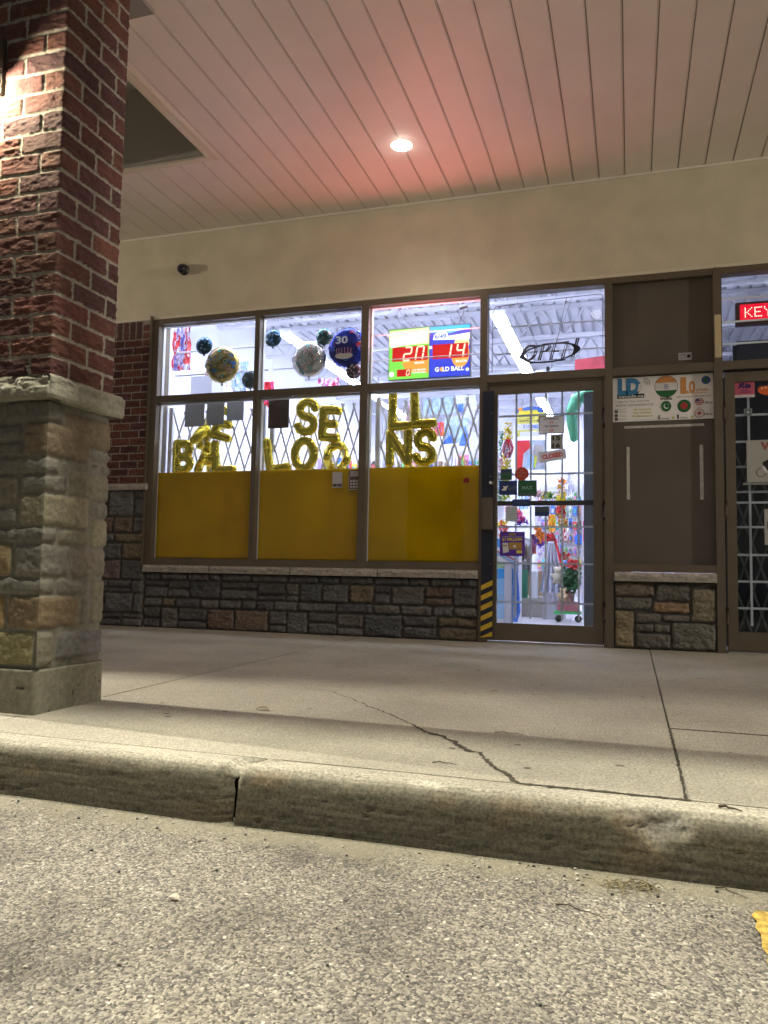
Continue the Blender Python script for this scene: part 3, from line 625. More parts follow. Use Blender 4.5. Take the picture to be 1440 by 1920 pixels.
# dome camera
cr = empty('security_camera', (-2.845, 0, 3.37)); tag(cr, 'small black round security camera on the stucco wall left above the balloons', 'security camera')
MB().tube([(0, 0, 0), (0, -.045, 0), (0, -.05, 0)], [.05, .05, .044], 24).build('camera_base', BLACK, cr)
MB().sphere((0, -.045, -.004), (.046, .052, .046)).build('camera_dome', mat('gloss_black', (.012, .012, .03), .12, coat=.5), cr)
lt = MB().box(1.794, 1.84, -.026, -.0205, 2.21, 2.54, ch=.001).build('cover_plate', mat('bare_ply', (.55, .45, .27), .6), None); tag(lt, 'pale wooden cover plate screwed upright on the frame left of the red scrolling sign', 'plate')

# ================================================================ SHOP INTERIORS
XL, XR, YB, ZC = -4.2, 1.80, 9.6, 4.28
FLOORM = mat('shop_floor', (.62, .61, .64), .35, var=.06, vs=3)
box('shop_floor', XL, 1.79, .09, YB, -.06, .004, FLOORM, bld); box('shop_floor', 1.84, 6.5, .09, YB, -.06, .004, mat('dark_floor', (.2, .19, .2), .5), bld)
box('interior_wall', XL-.1, XL, .28, YB, 0, ZC, INT, bld); box('interior_wall', XR+.005, XR+.035, .09, YB, 0, ZC, INT, bld); box('interior_wall', XL, 6.5, YB, YB+.1, 0, ZC, INT, bld); box('interior_wall', 6.4, 6.5, .28, YB, 0, ZC, INT, bld)
box('interior_wall', XL, XR, .282, .30, 2.93, ZC, INT, bld); box('interior_wall', XL, -3.16, .282, .30, 0, 2.93, INT, bld)
box('window_return', -3.2, -3.165, .09, .30, .57, 2.93, INT, bld)
DECK = mat('deck_white', (.76, .76, .80), .6, var=.05, vs=2)
dk = MB(); x = XL
while x < 6.4: dk.box(x, x+.10, .3, YB, ZC, ZC+.01).box(x+.10, x+.15, .3, YB, ZC+.045, ZC+.055).box(x+.097, x+.10, .3, YB, ZC+.01, ZC+.045).box(x+.15, x+.153, .3, YB, ZC+.01, ZC+.045); x += .153
dk.build('roof_deck', DECK, bld)
for k, y in enumerate((1.5, 3.0, 4.5, 6.0, 7.5, 9.0)):
    j = MB(); j.box(XL, 6.4, y-.04, y+.04, ZC-.06, ZC-.003).box(XL, 6.4, y-.035, y+.035, ZC-.46, ZC-.42); x = XL; s_ = 0
    while x < 6.3: j.tube([(x, y, ZC-.44 if s_ else ZC-.05), (x+.3, y, ZC-.05 if s_ else ZC-.44)], .011, 6); x += .3; s_ = 1-s_
    j.build('roof_joist', mat('joist_grey', (.74, .74, .78), .5), bld)
box('conduit', XL, 1.79, 2.2, 2.26, 3.82, 3.86, WHITE, bld); box('air_duct', -2.6, 1.7, 5.2, 5.7, 3.25, 3.6, mat('duct_grey', (.5, .51, .55), .4, .3), bld)
TUBE = mat('fluorescent_lens', (1, 1, 1), .5, emit=(.77, .79, 1.0), es=54)
def strip_light(x, y0, y1, z, label):
    r = empty('strip_light', (x, y0, z)); box('housing', -.09, .09, 0, y1-y0, .03, .075, WHITE, r, .003)
    box('diffuser', -.062, .062, .03, y1-y0-.03, .0, .028, TUBE, r, .008)
    h = MB()
    for t in (.3, (y1-y0)/2, y1-y0-.3): h.tube([(0, t, .075), (0, t, ZC-z)], .004, 6)
    h.each('hanger', LGREY, r); tag(r, label, 'strip light', 'fluorescent strip lights'); return r
strip_light(-.27, 2.45, 5.5, 3.5, 'near length of the bright ceiling strip light running back behind the neon open sign')
strip_light(-.27, 5.6, 9.4, 3.5, 'far length of the bright ceiling strip light, seen through the top of the glass door')
strip_light(-2.98, 2.5, 5.5, 3.5, 'near length of the bright ceiling strip light behind the silver balloon in the second transom')
strip_light(-2.98, 5.6, 9.4, 3.5, 'far length of the bright ceiling strip light behind the gold letters')
strip_light(3.4, 1.6, 6.0, 3.6, 'ceiling strip light in the neighbouring shop behind the red scrolling sign')

for k, (xa, lab) in enumerate(((-3.0, 'unseen strip light added close behind the first two windows, running along the shopfront'), (-.9, 'unseen strip light added close behind the door end of the windows, running along the shopfront'))):
    r = strip_light(xa, 0, 2.0, 4.05, lab); r.rotation_euler = (0, 0, R(-90)); r.location = (xa-.5, 1.0, 4.05)  # both strips are out of view, added to brighten the shop front
DL = mat('fill_tube', (1, 1, 1), .5, emit=(.84, .87, 1.0), es=15)  # tubes hidden above the window head, added to light gates and balloons
for xa, xb, lab in ((-3.1, -1.1, 'slim unseen fill light added behind the window head above the first two windows'), (-.96, -.02, 'slim unseen fill light added behind the window head above the third window')):
    r = empty('added_fill_light', (xa, .17, 2.905)); box('housing', 0, xb-xa, -.035, .035, .016, .03, WHITE, r); box('diffuser', .02, xb-xa-.02, -.022, .022, 0, .0155, DL, r, .004); tag(r, lab, 'fill light', 'unseen fill lights behind the window head')
# --- colour bits
def cm(name, c=None, r=.5, **k): return MC[name] if name in MC else mat(name, c, r, **k)
RED = cm('glossy_red', (.70, .03, .04)); BLUE = cm('glossy_blue', (.03, .16, .62)); YEL = cm('bright_yellow', (.80, .66, .03)); GRN = cm('leaf_green', (.05, .30, .09)); PNK = cm('hot_pink', (.80, .12, .40)); ORG = cm('bright_orange', (.85, .28, .03))
LBL = cm('pale_blue', (.30, .50, .80)); PUR = cm('purple', (.12, .05, .34)); PAP = cm('paper_white', (.74, .74, .74)); PGR = cm('paper_grey', (.46, .47, .48), trans=.3); KRA = cm('kraft_paper', (.42, .30, .19)); INK = cm('black_ink', (.01, .01, .012)); CRM = cm('cream_fabric', (.62, .54, .40)); TEAL = cm('teal', (.05, .35, .32))
# sheets of paper hung in the windows
def sheet_paper(name, x0, x1, z0, z1, y, mt, label, cat='paper', group=None, bow=.006):
    u = np.linspace(x0, x1, 14); v = np.linspace(z0, z1, 18); U, V = np.meshgrid(u, v); Yv = y+bow*np.sin((U-x0)/(x1-x0)*math.pi)+(fbm(U*6, V*8, 2, int(abs(x0)*100))-.5)*bow
    o = sheet(name, np.stack([U, Yv, V], -1), None, mt); q = o.modifiers.new('s', 'SOLIDIFY'); q.thickness = .002; tag(o, label, cat, group); return o
sheet_paper('paper_sheet', -2.865, -2.655, 1.89, 2.115, .13, PGR, 'grey paper sheet hung above the gold B balloon, leftmost of three', group='paper sheets hung inside the first window')
sheet_paper('paper_sheet', -2.635, -2.45, 1.90, 2.112, .14, PGR, 'grey paper sheet in the middle of the three inside the first window', group='paper sheets hung inside the first window')
sheet_paper('paper_sheet', -2.42, -2.24, 1.93, 2.11, .13, cm('paper_grey_light', (.55, .56, .56), trans=.35), 'lighter grey paper sheet, rightmost of the three in the first window', group='paper sheets hung inside the first window')
bp_ = sheet_paper('brown_board', -2.0, -1.79, 1.845, 2.118, .15, mat('dark_brown_board', (.075, .04, .025), .5, var=.35, vs=6), 'dark brown board hanging at top left of the second window', 'board')
# folding gates
def gate(x0, x1, label):
    r = empty('folding_gate', (x0, .27, .6)); w = x1-x0; h = 1.47
    p = MB(); p.box(0.0, .04, -.02, .02, 0, h+.04, ch=.003); p.box(w-.035, w, -.02, .02, 0, h+.02, ch=.003); p.each('post', LGREY, r)
    s_ = MB(); n = 8; dx = (w-.08)/n; z0 = 0; step = .36
    for dirn in (1, -1):
        for k in range(-4, n+5):
            pts = []
            xa, za, xb, zb = .05+k*dx, 0, .05+k*dx+dirn*dx*(h/step), h
            # clip to width
            lo, hi = .04, w-.04; t0, t1 = 0, 1
            d = xb-xa
            for L_, s0 in ((lo, 1), (hi, -1)):
                if s0 == 1:
                    t = (lo-xa)/d; 
                    if d > 0: t0 = max(t0, t)
                    else: t1 = min(t1, t)
                else:
                    t = (hi-xa)/d
                    if d > 0: t1 = min(t1, t)
                    else: t0 = max(t0, t)
            if t1-t0 < .05: continue
            A = (xa+d*t0, .006*dirn, h*t0); B_ = (xa+d*t1, .006*dirn, h*t1)
            q = Vector(B_)-Vector(A); q.normalize(); nrm = Vector((q.z, 0, -q.x))*.008
            vs = [(A[0]+nrm.x, A[1]-.0015, A[2]+nrm.z), (A[0]-nrm.x, A[1]-.0015, A[2]-nrm.z), (B_[0]-nrm.x, B_[1]-.0015, B_[2]-nrm.z), (B_[0]+nrm.x, B_[1]-.0015, B_[2]+nrm.z)]
            vs += [(a, b+.003, c) for a, b, c in vs]; s_.add(vs, [(0, 1, 2, 3), (7, 6, 5, 4), (0, 4, 5, 1), (1, 5, 6, 2), (2, 6, 7, 3), (3, 7, 4, 0)])
    s_.build('lattice', LGREY, r); tag(r, label, 'folding gate', 'folding security gates inside the windows'); return r
gate(-3.12, -2.08, 'grey scissor gate behind the first window from the left'); gate(-2.03, -1.06, 'grey scissor gate behind the middle window'); gate(-.99, -.02, 'grey scissor gate behind the window next to the door')

# --- gold letter balloons
GOLD = mat('gold_foil', (.74, .60, .07), .14, 1, bump=.30, bs=16)
def remeshed(mb, name, mt, parent=None, vox=.0045, wr=.0035, seed=0):
    me = bpy.data.meshes.new('t'); me.from_pydata(mb.v, [], mb.f); o = bpy.data.objects.new('t', me); C.objects.link(o)
    q = o.modifiers.new('r', 'REMESH'); q.mode = 'VOXEL'; q.voxel_size = vox
    q = o.modifiers.new('sm', 'SMOOTH'); q.iterations = 6; q.factor = .6
    dg = bpy.context.evaluated_depsgraph_get(); m2 = bpy.data.meshes.new_from_object(o.evaluated_get(dg)); bpy.data.objects.remove(o)
    n = len(m2.vertices); a = np.empty(n*3); m2.vertices.foreach_get('co', a); nn = np.empty(n*3); m2.vertices.foreach_get('normal', nn); a = a.reshape(-1, 3); nn = nn.reshape(-1, 3)
    # seam wrinkles: strongest near the flat rim (y close to 0)
    rim = np.exp(-(a[:, 1]/.014)**2); w = (vnoise(a[:, 0]*95, a[:, 2]*95, seed)-.5)*2
    a += nn*(w*wr*(.25+1.2*rim)+(fbm(a[:, 0]*22, a[:, 2]*22, 2, seed)-.5)*.006)[:, None]; m2.vertices.foreach_set('co', a.ravel()); m2.polygons.foreach_set('use_smooth', np.ones(len(m2.polygons), bool)); m2.name = name; m2.update()
    return link(name, m2, mt, parent)
def arc(cx, cz, rx, rz, a0, a1, n=14): return [(cx+rx*math.cos(R(a0+(a1-a0)*i/n)), cz+rz*math.sin(R(a0+(a1-a0)*i/n))) for i in range(n+1)]
# strokes in a 1 x 1.35 box (x right, z up)
GL = {
 'L': [[(.15, 1.32), (.15, .12), (.85, .12)]],
 'E': [[(.85, 1.25), (.15, 1.25), (.15, .12), (.85, .12)], [(.15, .68), (.7, .68)]],
 'B': [[(.15, .12), (.15, 1.25), (.5, 1.25)]+arc(.5, .97, .3, .28, 90, -90, 8)+[(.15, .69)], [(.5, .69)]+arc(.5, .4, .36, .28, 90, -90, 8)+[(.15, .12)]],
 'A': [[(.08, .1), (.5, 1.25), (.92, .1)], [(.28, .5), (.72, .5)]],
 'W': [[(.02, 1.25), (.27, .12), (.5, .8), (.73, .12), (.98, 1.25)]],
 'N': [[(.14, .1), (.14, 1.22), (.86, .12), (.86, 1.24)]],
 'O': [arc(.5, .68, .38, .56, 90, 450, 24)],
 'S': [arc(.5, .95, .33, .28, 20, 270, 14)+arc(.5, .40, .35, .28, 90, -160, 14)],
}
def letter(ch, x, z, h, w=None, y=.24, tilt=0, lean=0, rad=.044, label='', seed=0, squash=None):
    """x,z = lower left corner; tilt about Y, lean = turn about Z"""
    w = w or h*.72; b = MB()
    for st_ in GL[ch]:
        P = [((px-.5)*w*.98, 0, pz/1.35*h) for px, pz in st_]
        # densify
        Q = []
        for p, q in zip(P[:-1], P[1:]):
            n = max(1, int(math.dist(p, q)/.012)); Q += [tuple(p[i]+(q[i]-p[i])*t/n for i in range(3)) for t in range(n)]
        Q.append(P[-1])
        if squash: Q = [squash(q) for q in Q]
        for i in range(len(Q)): b.sphere(Q[i], (rad, rad*.80, rad), 10, 7)
    o = remeshed(b, 'letter_balloon', GOLD, seed=seed); o.location = (x+w/2, y, z); o.rotation_euler = (0, R(tilt), R(lean))
    tag(o, label, 'foil balloon', 'gold letter balloons'); return o
letter('W', -2.97, 1.735, .30, .30, .25, 38, 25, label='crumpled gold W balloon leaning, topmost at left of the first window', seed=1, squash=lambda q: (q[0]*.45, q[1]+.05*math.sin(q[0]*30), q[2]))
letter('E', -2.63, 1.775, .30, .2, .22, 14, 20, label='gold E balloon, upper right in the first window', seed=2)
letter('B', -3.03, 1.46, .31, .215, .22, 0, 0, label='gold B balloon standing at the left end of the lower row', seed=3)
letter('A', -2.80, 1.46, .29, .20, .25, 4, 40, label='crumpled gold A balloon, second in the lower row', seed=4, squash=lambda q: (q[0]*.75, q[1]+.04*math.sin(q[2]*35), q[2]))
letter('L', -2.60, 1.455, .285, .24, .23, -4, 10, label='gold L balloon, third in the lower row of the first window', seed=5)
letter('S', -1.78, 1.785, .335, .235, .22, 6, 0, label='gold S balloon, topmost in the second window', seed=6)
letter('E', -1.52, 1.73, .30, .19, .23, 3, 18, label='gold E balloon, upper right in the second window', seed=7)
letter('L', -2.035, 1.455, .30, .25, .22, -9, 0, label='gold L balloon at the left of the lower row in the second window', seed=8)
letter('O', -1.79, 1.455, .30, .26, .22, 0, 0, label='round gold O balloon, middle of the lower row in the second window', seed=9)
letter('O', -1.50, 1.455, .27, .24, .26, 10, 30, label='crumpled gold O balloon folded over, right end of the lower row in the second window', seed=10, squash=lambda q: (q[0]+.25*max(0, .09-q[2])*1.0, q[1]+.05*math.sin(q[2]*40), q[2]*.95))
letter('L', -.86, 1.80, .37, .215, .22, 1, 0, label='gold L balloon, left of the pair at the top of the third window', seed=11)
letter('L', -.65, 1.81, .37, .235, .22, -2, 0, label='gold L balloon, right of the pair at the top of the third window', seed=12)
letter('N', -.875, 1.475, .325, .235, .22, 0, 0, label='gold N balloon, lower left in the third window', seed=13)
letter('S', -.645, 1.475, .325, .215, .22, 5, 0, label='gold S balloon, lower right in the third window', seed=14)

# --- round foil balloons
def balloon(x, z, r, y, cols, label, seed, face=None, string=True):
    k_ = (.20+6.271)/(y+6.271); x = 1.179+(x-1.179)*k_; z = .563+(z-.563)*k_; r *= k_; y = .20
    e = empty('round_balloon', (x, y, z)); nu = 48; b = MB(); rd = random.Random(seed)
    def fn(d):
        # mylar lens: axis along Y
        rad = math.hypot(d.x, d.z); th = math.atan2(d.z, d.x); pl = 1+.02*math.sin(th*26+seed)*rad**8+.012*math.sin(th*11)*rad**6
        return (d.x*pl, d.y*.52*(1-.15*rad**6), d.z*pl)
    vs = MB(); 
    for j in range(25):
        for i in range(nu): th = 2*math.pi*i/nu; ph = math.pi*j/24; d = Vector((math.sin(ph)*math.cos(th), math.cos(ph), math.sin(ph)*math.sin(th))); q = fn(d); vs.v.append((q[0]*r, -q[1]*r, q[2]*r))
    for j in range(24):
        for i in range(nu): vs.f.append((j*nu+i, j*nu+(i+1) % nu, (j+1)*nu+(i+1) % nu, (j+1)*nu+i)); vs.mi.append(0); vs.sm.append(True)
    vs.tube([(0, 0, -r*.97), (.002, 0, -r*1.05), (.002, 0, -r*1.14)], [.012, .006, .014], 8)
    sk = vs.build('foil_skin', cols[0], e)
    def ysurf(px, pz): q = min(.97, math.hypot(px, pz)/r); return -.52*r*math.sqrt(1-q*q)*(1-.15*q**6)-.003
    if face: face(sk, r, ysurf)
    if string: MB().tube([(0, 0, -r*1.1), (.01, .005, -r*1.1-.1), (-.005, 0, -r*1.1-.25)], .0015, 5).build('ribbon', WHITE, e)
    tag(e, label, 'foil balloon', 'round foil balloons in the transoms'); return e
def blob(b, cx, cz, rr, ys, mi=0, n=16, ring=None):
    vs = []; k = 4
    for i in range(n):
        th = 2*math.pi*i/n
        for t in (0, 1) if not ring else (ring, 1): px, pz = cx+rr*t*math.cos(th), cz+rr*t*math.sin(th); vs.append((px, ys(px, pz)-.001, pz))
    b.add(vs, [(2*i, 2*i+1, 2*((i+1) % n)+1, 2*((i+1) % n)) for i in range(n)], mi)
FO = lambda n, c, r=.22: mat(n, c, r, .75, bump=.2, bs=14)
gold_p = FO('foil_gold_print', (.42, .33, .11)); silv = FO('foil_silver', (.62, .60, .60)); dteal = FO('foil_dark_teal', (.035, .085, .14)); dblue = FO('foil_blue', (.015, .03, .30)); dred = FO('foil_dark_mix', (.16, .10, .13))
def spots(cols, n, seed, ring=False):
    def f(p, r, ys):
        rd = random.Random(seed)
        for k, c in enumerate(cols):
            b = MB()
            for i in range(int(n*1.6)): a = rd.uniform(0, 6.28); q = .86*math.sqrt(rd.random())*r; blob(b, q*math.cos(a), q*math.sin(a), rd.uniform(.06, .15)*r, ys, 0, 12, .62 if (ring and k % 2) else None)
            b.build('printed_pattern', c, p)
    return f
FB = lambda n, c: mat('foilprint_'+n, c, .3, .3)
balloon(-2.847, 2.755, .09, .40, [dteal], 'small dark teal balloon at upper left of the first transom', 1, spots([FB('grey', (.25, .32, .4)), FB('sky', (.1, .25, .5))], 6, 1, True))
balloon(-2.636, 2.548, .182, .40, [gold_p], 'large gold balloon with blue and pink printed spots in the first transom', 2, spots([FB('blue', (.03, .15, .5)), FB('pinkish', (.5, .3, .25)), FB('olive', (.22, .2, .07)), FB('cream', (.55, .48, .3)), FB('teal', (.04, .25, .3))], 8, 2, True))
balloon(-2.334, 2.387, .092, .42, [FO('foil_slate', (.10, .13, .15))], 'small slate balloon at lower right of the first transom', 3, spots([FB('grey', (.25, .32, .4)), FB('dk', (.03, .05, .07))], 6, 5, True))
balloon(-2.096, 2.775, .087, .40, [dteal], 'small dark blue balloon at upper left of the second transom', 4, spots([FB('grey', (.25, .32, .4)), FB('sky', (.1, .25, .5))], 6, 7, True))
balloon(-1.712, 2.54, .175, .40, [silv], 'large silver white balloon with pale green and pink print in the second transom', 5, spots([FB('rose', (.6, .42, .45)), FB('mint', (.35, .5, .48)), FB('aqua', (.2, .42, .45)), FB('whit', (.7, .7, .7))], 8, 9, True))
balloon(-1.582, 2.763, .082, .44, [FO('foil_teal_green', (.05, .14, .16))], 'small teal and pink balloon above the big silver one', 6, spots([FB('rose', (.6, .42, .45)), FB('aqua', (.2, .42, .45))], 6, 11, True))
balloon(-1.242, 2.384, .075, .34, [dred], 'small dark mauve balloon at the bottom right of the blue birthday balloon', 7, spots([FB('rose', (.6, .42, .45)), FB('grey', (.25, .32, .4))], 6, 13, True))
def bday(p, r, ys):
    W_ = mat('balloon_white_ink', (.80, .82, .85), .4)
    t = 'Happy Birthday'
    for i, ch in enumerate(t):
        if ch == ' ': continue
        a = R(168-i*12.2); px, pz = .74*r*math.cos(a), .74*r*math.sin(a)
        o = text_obj(ch, px, pz, ys(px, pz)-.004, .033, W_, p, bold=.03, rot=a-math.pi/2, align='CENTER')
    text_obj('30', -.075, .01, ys(0, .04)-.006, .062, W_, p, w=.115, bold=.03)
    b = MB(); rd = random.Random(3)
    for i, (x, c) in enumerate(zip((-.07, -.045, -.018, .01, .04, .065), range(6))): b.box(x-.004, x+.004, ys(x, -.06)-.004, ys(x, -.06)-.002, -.085, -.035+.01*rd.random())
    b.build('candles', mat('candle_colours', (.55, .25, .35), .4), p)
    b = MB(); b.poly([(.085*math.cos(R(t_)), -.10+.03*math.sin(R(t_))) for t_ in range(0, 360, 20)], ys(0, -.10)-.003, 0, .001); b.build('cake', mat('cake_cream', (.65, .58, .5), .5), p)
    spots([FB('red', (.5, .04, .06)), FB('skyb', (.05, .2, .6))], 5, 21, True)(p, r, lambda a, b: ys(a, b) if abs(a) > .08 or abs(b) > .1 else ys(a, b)+.02)
balloon(-1.337, 2.637, .19, .42, [dblue], 'large blue birthday balloon with 30 and a cake, at the right of the second transom', 8, bday)

# --- jackpot display in the third transom
jd = empty('jackpot_display', (-.475, .15, 2.225)); tag(jd, 'bright green and blue illuminated jackpot display with red digits in the third transom', 'lit sign')
def em(n, c, s): return mat('lit_'+n, (.05, .05, .05), .4, emit=c, es=s)
MB().box(-.374, .364, .0, .05, 0, .462, ch=.006).build('case', mat('silver_case', (.4, .42, .42), .4, .5), jd)
def P_(n, pts, c, s, y): return MB().poly(pts, y, 0, .001).build(n, em(n+str(c), c, s), jd)
P_('green_panel', [(-.366, .008), (-.005, .008), (-.005, .454), (-.366, .454)], (.22, .75, .08), 1.0, -.002)
P_('yellow_band', [(-.364, .30), (-.007, .31), (-.007, .45), (-.364, .44)], (.95, 1, .45), 1.3, -.0035)
P_('orange_band', [(-.20, .07), (-.007, .05), (-.007, .20), (-.25, .15)], (.95, .40, .06), .9, -.0035)
P_('white_band', [(-.35, .29), (-.03, .34), (-.03, .40), (-.35, .38)], (1, 1, .9), 1.4, -.0045)
P_('blue_panel', [(.002, .008), (.356, .008), (.356, .454), (.002, .454)], (.04, .07, .72), .9, -.002)
P_('sky_band', [(.004, .40), (.18, .385), (.354, .42), (.354, .452), (.004, .452)], (.05, .55, .95), 1.1, -.0035)
P_('glow_band', [(.14, .33), (.354, .32), (.354, .38), (.14, .36)], (.95, .97, 1), 1.2, -.0045)
MB().disc((.272, .20), .080, -.003, 32, rz=.12).build('gold_disc', em('golddisc', (1, .42, .08), .95), jd); MB().disc((.285, .29), .066, -.004, 32).build('gold_disc', em('golddisc2', (1, .8, .35), 1.1), jd)
MB().disc((-.34, .055), .022, -.004).build('white_disc', em('wdisc', (1, 1, 1), 1.2), jd); MB().disc((.335, .06), .014, -.004).build('white_disc', em('wdisc', (1, 1, 1), 1.2), jd); MB().disc((.01, .27), .014, -.0065).build('white_disc', em('wdisc', (1, 1, 1), 1.2), jd)
LEDBG = mat('led_red_window', (.08, .0, .0), .4, emit=(.55, .012, .012), es=1); LED = mat('led_digit', (.1, .0, .0), .4, emit=(1, .62, .42), es=1.6)
MB().box(-.335, -.015, -.007, -.003, .165, .292).build('led_window', LEDBG, jd); MB().box(.03, .342, -.007, -.003, .165, .292).build('led_window', LEDBG, jd); MB().box(-.29, -.165, -.007, -.003, .03, .092).build('led_window', LEDBG, jd)
SEG = {'2': 'abged', '0': 'abcdef', '1': 'bc', '4': 'fgbc', 'n': 'abcef'}
def digit(b, ch, x, z, w, h, y, t=.012):
    sh = .16
    def q(px, pz): return (x+px*w+sh*pz*h, z+pz*h)
    segs = {'a': ((.0, 1), (1, 1)), 'b': ((1, 1), (1, .5)), 'c': ((1, .5), (1, 0)), 'd': ((0, 0), (1, 0)), 'e': ((0, .5), (0, 0)), 'f': ((0, 1), (0, .5)), 'g': ((0, .5), (1, .5))}
    for s_ in SEG[ch]:
        A, B_ = segs[s_]; a = Vector(q(*A)); c = Vector(q(*B_)); d = (c-a).normalized(); n = Vector((-d.y, d.x))*t/2; a += d*.003; c -= d*.003
        b.poly([tuple(a-n), tuple(c-n), tuple(c+n), tuple(a+n)] if d.x > 0 else [tuple(a+n), tuple(a-n), tuple(c-n), tuple(c+n)][::1], y, 0, .001)
b = MB(); digit(b, '2', -.235, .170, .062, .116, -.0095, .014); digit(b, 'n', -.125, .170, .062, .116, -.0095, .014); digit(b, '1', .135, .170, .045, .116, -.0095, .014); digit(b, '4', .235, .170, .060, .116, -.0095, .014); digit(b, '0', -.205, .038, .024, .046, -.0095, .007)
b.build('digits', LED, jd)
WI = em('whiteink', (1, 1, 1), 1.1)
text_obj('MILLION', -.13, .135, -.006, .018, WI, jd, w=.085, bold=.02); text_obj('MILLION', .235, .125, -.006, .02, WI, jd, w=.095, bold=.02)
text_obj('G  LD BALL', .052, .055, -.006, .036, WI, jd, w=.255, bold=.03); MB().disc((.112, .073), .019, -.006).build('ball', em('golddisc', (1, .42, .08), .95), jd)
text_obj('x $1 MILLION', -.15, .075, -.006, .014, WI, jd, w=.12, bold=.02); text_obj('GUARANTEED', -.15, .052, -.006, .013, WI, jd, w=.12, bold=.02)
MB().poly([(.03, .335), (.15, .33), (.165, .37), (.15, .40), (.08, .405), (.04, .38)], -.0045).build('logo_plate', WI, jd); text_obj('6/49', .045, .345, -.0065, .035, em('bluink', (.05, .2, .8), .8), jd, w=.105, bold=.03); text_obj('LOTTO', .075, .385, -.0065, .014, em('bluink', (.05, .2, .8), .8), jd, w=.07)
w_ = MB(); w_.tube([(-.25, .02, .46), (-.30, .0, .56), (-.28, -.02, .63)], .002, 5).tube([(-.14, .02, .46), (-.22, 0, .53), (-.28, -.02, .63)], .002, 5).tube([(.26, .02, .46), (.27, 0, .52), (.24, .0, .58), (.30, 0, .61), (.30, 0, .55), (.27, 0, .51)], .003, 5).tube([(.26, .01, .60), (.33, .01, .615)], .012, 6); w_.each('hanging_wire', mat('wire_grey', (.12, .12, .14), .5), jd)

# --- neon open sign (unlit) in the fourth transom
ns = empty('open_sign', (.546, .15, 2.385)); tag(ns, 'oval unlit OPEN sign of tube letters hanging in the transom over the door', 'neon sign')
TUB = mat('unlit_neon_tube', (.09, .065, .07), .25, spec=.8); DKF = mat('dark_sign_frame', (.02, .02, .03), .4)
b = MB(); pts = []
for i in range(49):
    a = 2*math.pi*i/48; x = .245*math.cos(a); z = .075*math.copysign(abs(math.sin(a))**1.25, math.sin(a)); pts.append((x, .015, z+.02*x/.245))
b.tube(pts, .007, 8); b.poly([(.17, -.045), (.235, .0), (.245, .02), (.22, .045), (.16, .075), (.205, .02)], .01, 0, .012); b.poly([(-.245, -.02), (-.17, -.055), (-.21, -.01), (-.165, .045), (-.225, .02)], .01, 0, .012); b.tube([(-.16, .02, -.075), (.13, .02, -.066)], .006, 6).tube([(-.16, .02, .065), (.16, .02, .085)], .006, 6); b.build('oval_frame', DKF, ns)
tub = MB()
def ntube(pts): tub.tube([((x-.02)*1.1+.02+.3*z, -.008, z*1.15+.004) for x, z in pts], .0062, 8)
def outline(pts, g=.010):
    ntube([(x-g, z) for x, z in pts]); ntube([(x+g, z) for x, z in pts])
outline(arc(-.145, .0, .048, .055, 0, 360, 20), .007); outline([(-.055, -.06), (-.055, .058), (-.02, .058), (.0, .035), (-.02, .005), (-.05, .005)], .007)
outline([(.085, .06), (.03, .06), (.03, -.06), (.085, -.06)], .007); ntube([(.03, 0), (.075, 0)]); outline([(.115, -.06), (.115, .065), (.19, -.055), (.19, .085)], .007)
tub.build('letter_tube', TUB, ns); b = MB().tube([(-.10, 0, .07), (-.27, .0, .455)], .002, 5).tube([(.06, 0, .08), (.14, 0, .45)], .002, 5).tube([(.055, 0, .08), (.185, .0, .455)], .0015, 5).tube([(.02, .02, -.075), (.02, .02, -.12), (-.03, .02, -.17), (-.09, .02, -.2)], .0025, 5); b.box(-.025, .0, .012, .03, -.15, -.115); b.each('hanging_wire', mat('wire_grey'), ns)
wr = MB().tube([(.075, .13, 2.24), (.078, .13, 2.75), (.10, .13, 2.80), (.5, .13, 2.825), (.95, .13, 2.835), (.975, .13, 2.82), (.975, .13, 2.25)], .003, 6).build('sensor_wire', mat('wire_grey'), None); tag(wr, 'thin dark wire running round the edge of the transom over the door', 'wire')

# --- stickers and notices
def board(name, x0, x1, z0, z1, y, mt, label, cat, th=.002, rot=0, group=None):
    e = empty(name, ((x0+x1)/2, y, (z0+z1)/2)); w, h = (x1-x0)/2, (z1-z0)/2
    MB().box(-w, w, 0, th, -h, h).build('panel', mt, e); e.rotation_euler = (0, R(rot), 0); tag(e, label, cat, group); e['w'] = w; e['h'] = h; return e
DBL = cm('sticker_navy', (.012, .035, .14)); DGR = cm('sticker_green', (.015, .11, .045)); SR = cm('sticker_red', (.42, .05, .025)); TGY = cm('text_grey', (.12, .12, .13)); WTX = cm('text_white', (.7, .7, .7)); RTX = cm('text_red', (.65, .04, .04))
YD = .0235
e = board('notice', .478, .677, 1.682, 1.826, YD, mat('notice_white', (.70, .70, .70), .5, trans=.35), 'framed white no smoking no vaping notice high on the glass door', 'notice')
b = MB(); b.box(-.1, .1, -.002, -.0005, .067, .072).box(-.1, .1, -.002, -.0005, -.072, -.067).box(-.1, -.095, -.002, -.0005, -.067, .067).box(.095, .1, -.002, -.0005, -.067, .067); b.build('border', INK, e)
text_obj('NO SMOKING', 0, .042, -.001, .013, INK, e, w=.12, bold=.02, align='CENTER'); text_obj('NO VAPING', 0, -.018, -.001, .013, INK, e, w=.105, bold=.02, align='CENTER')
b = MB()
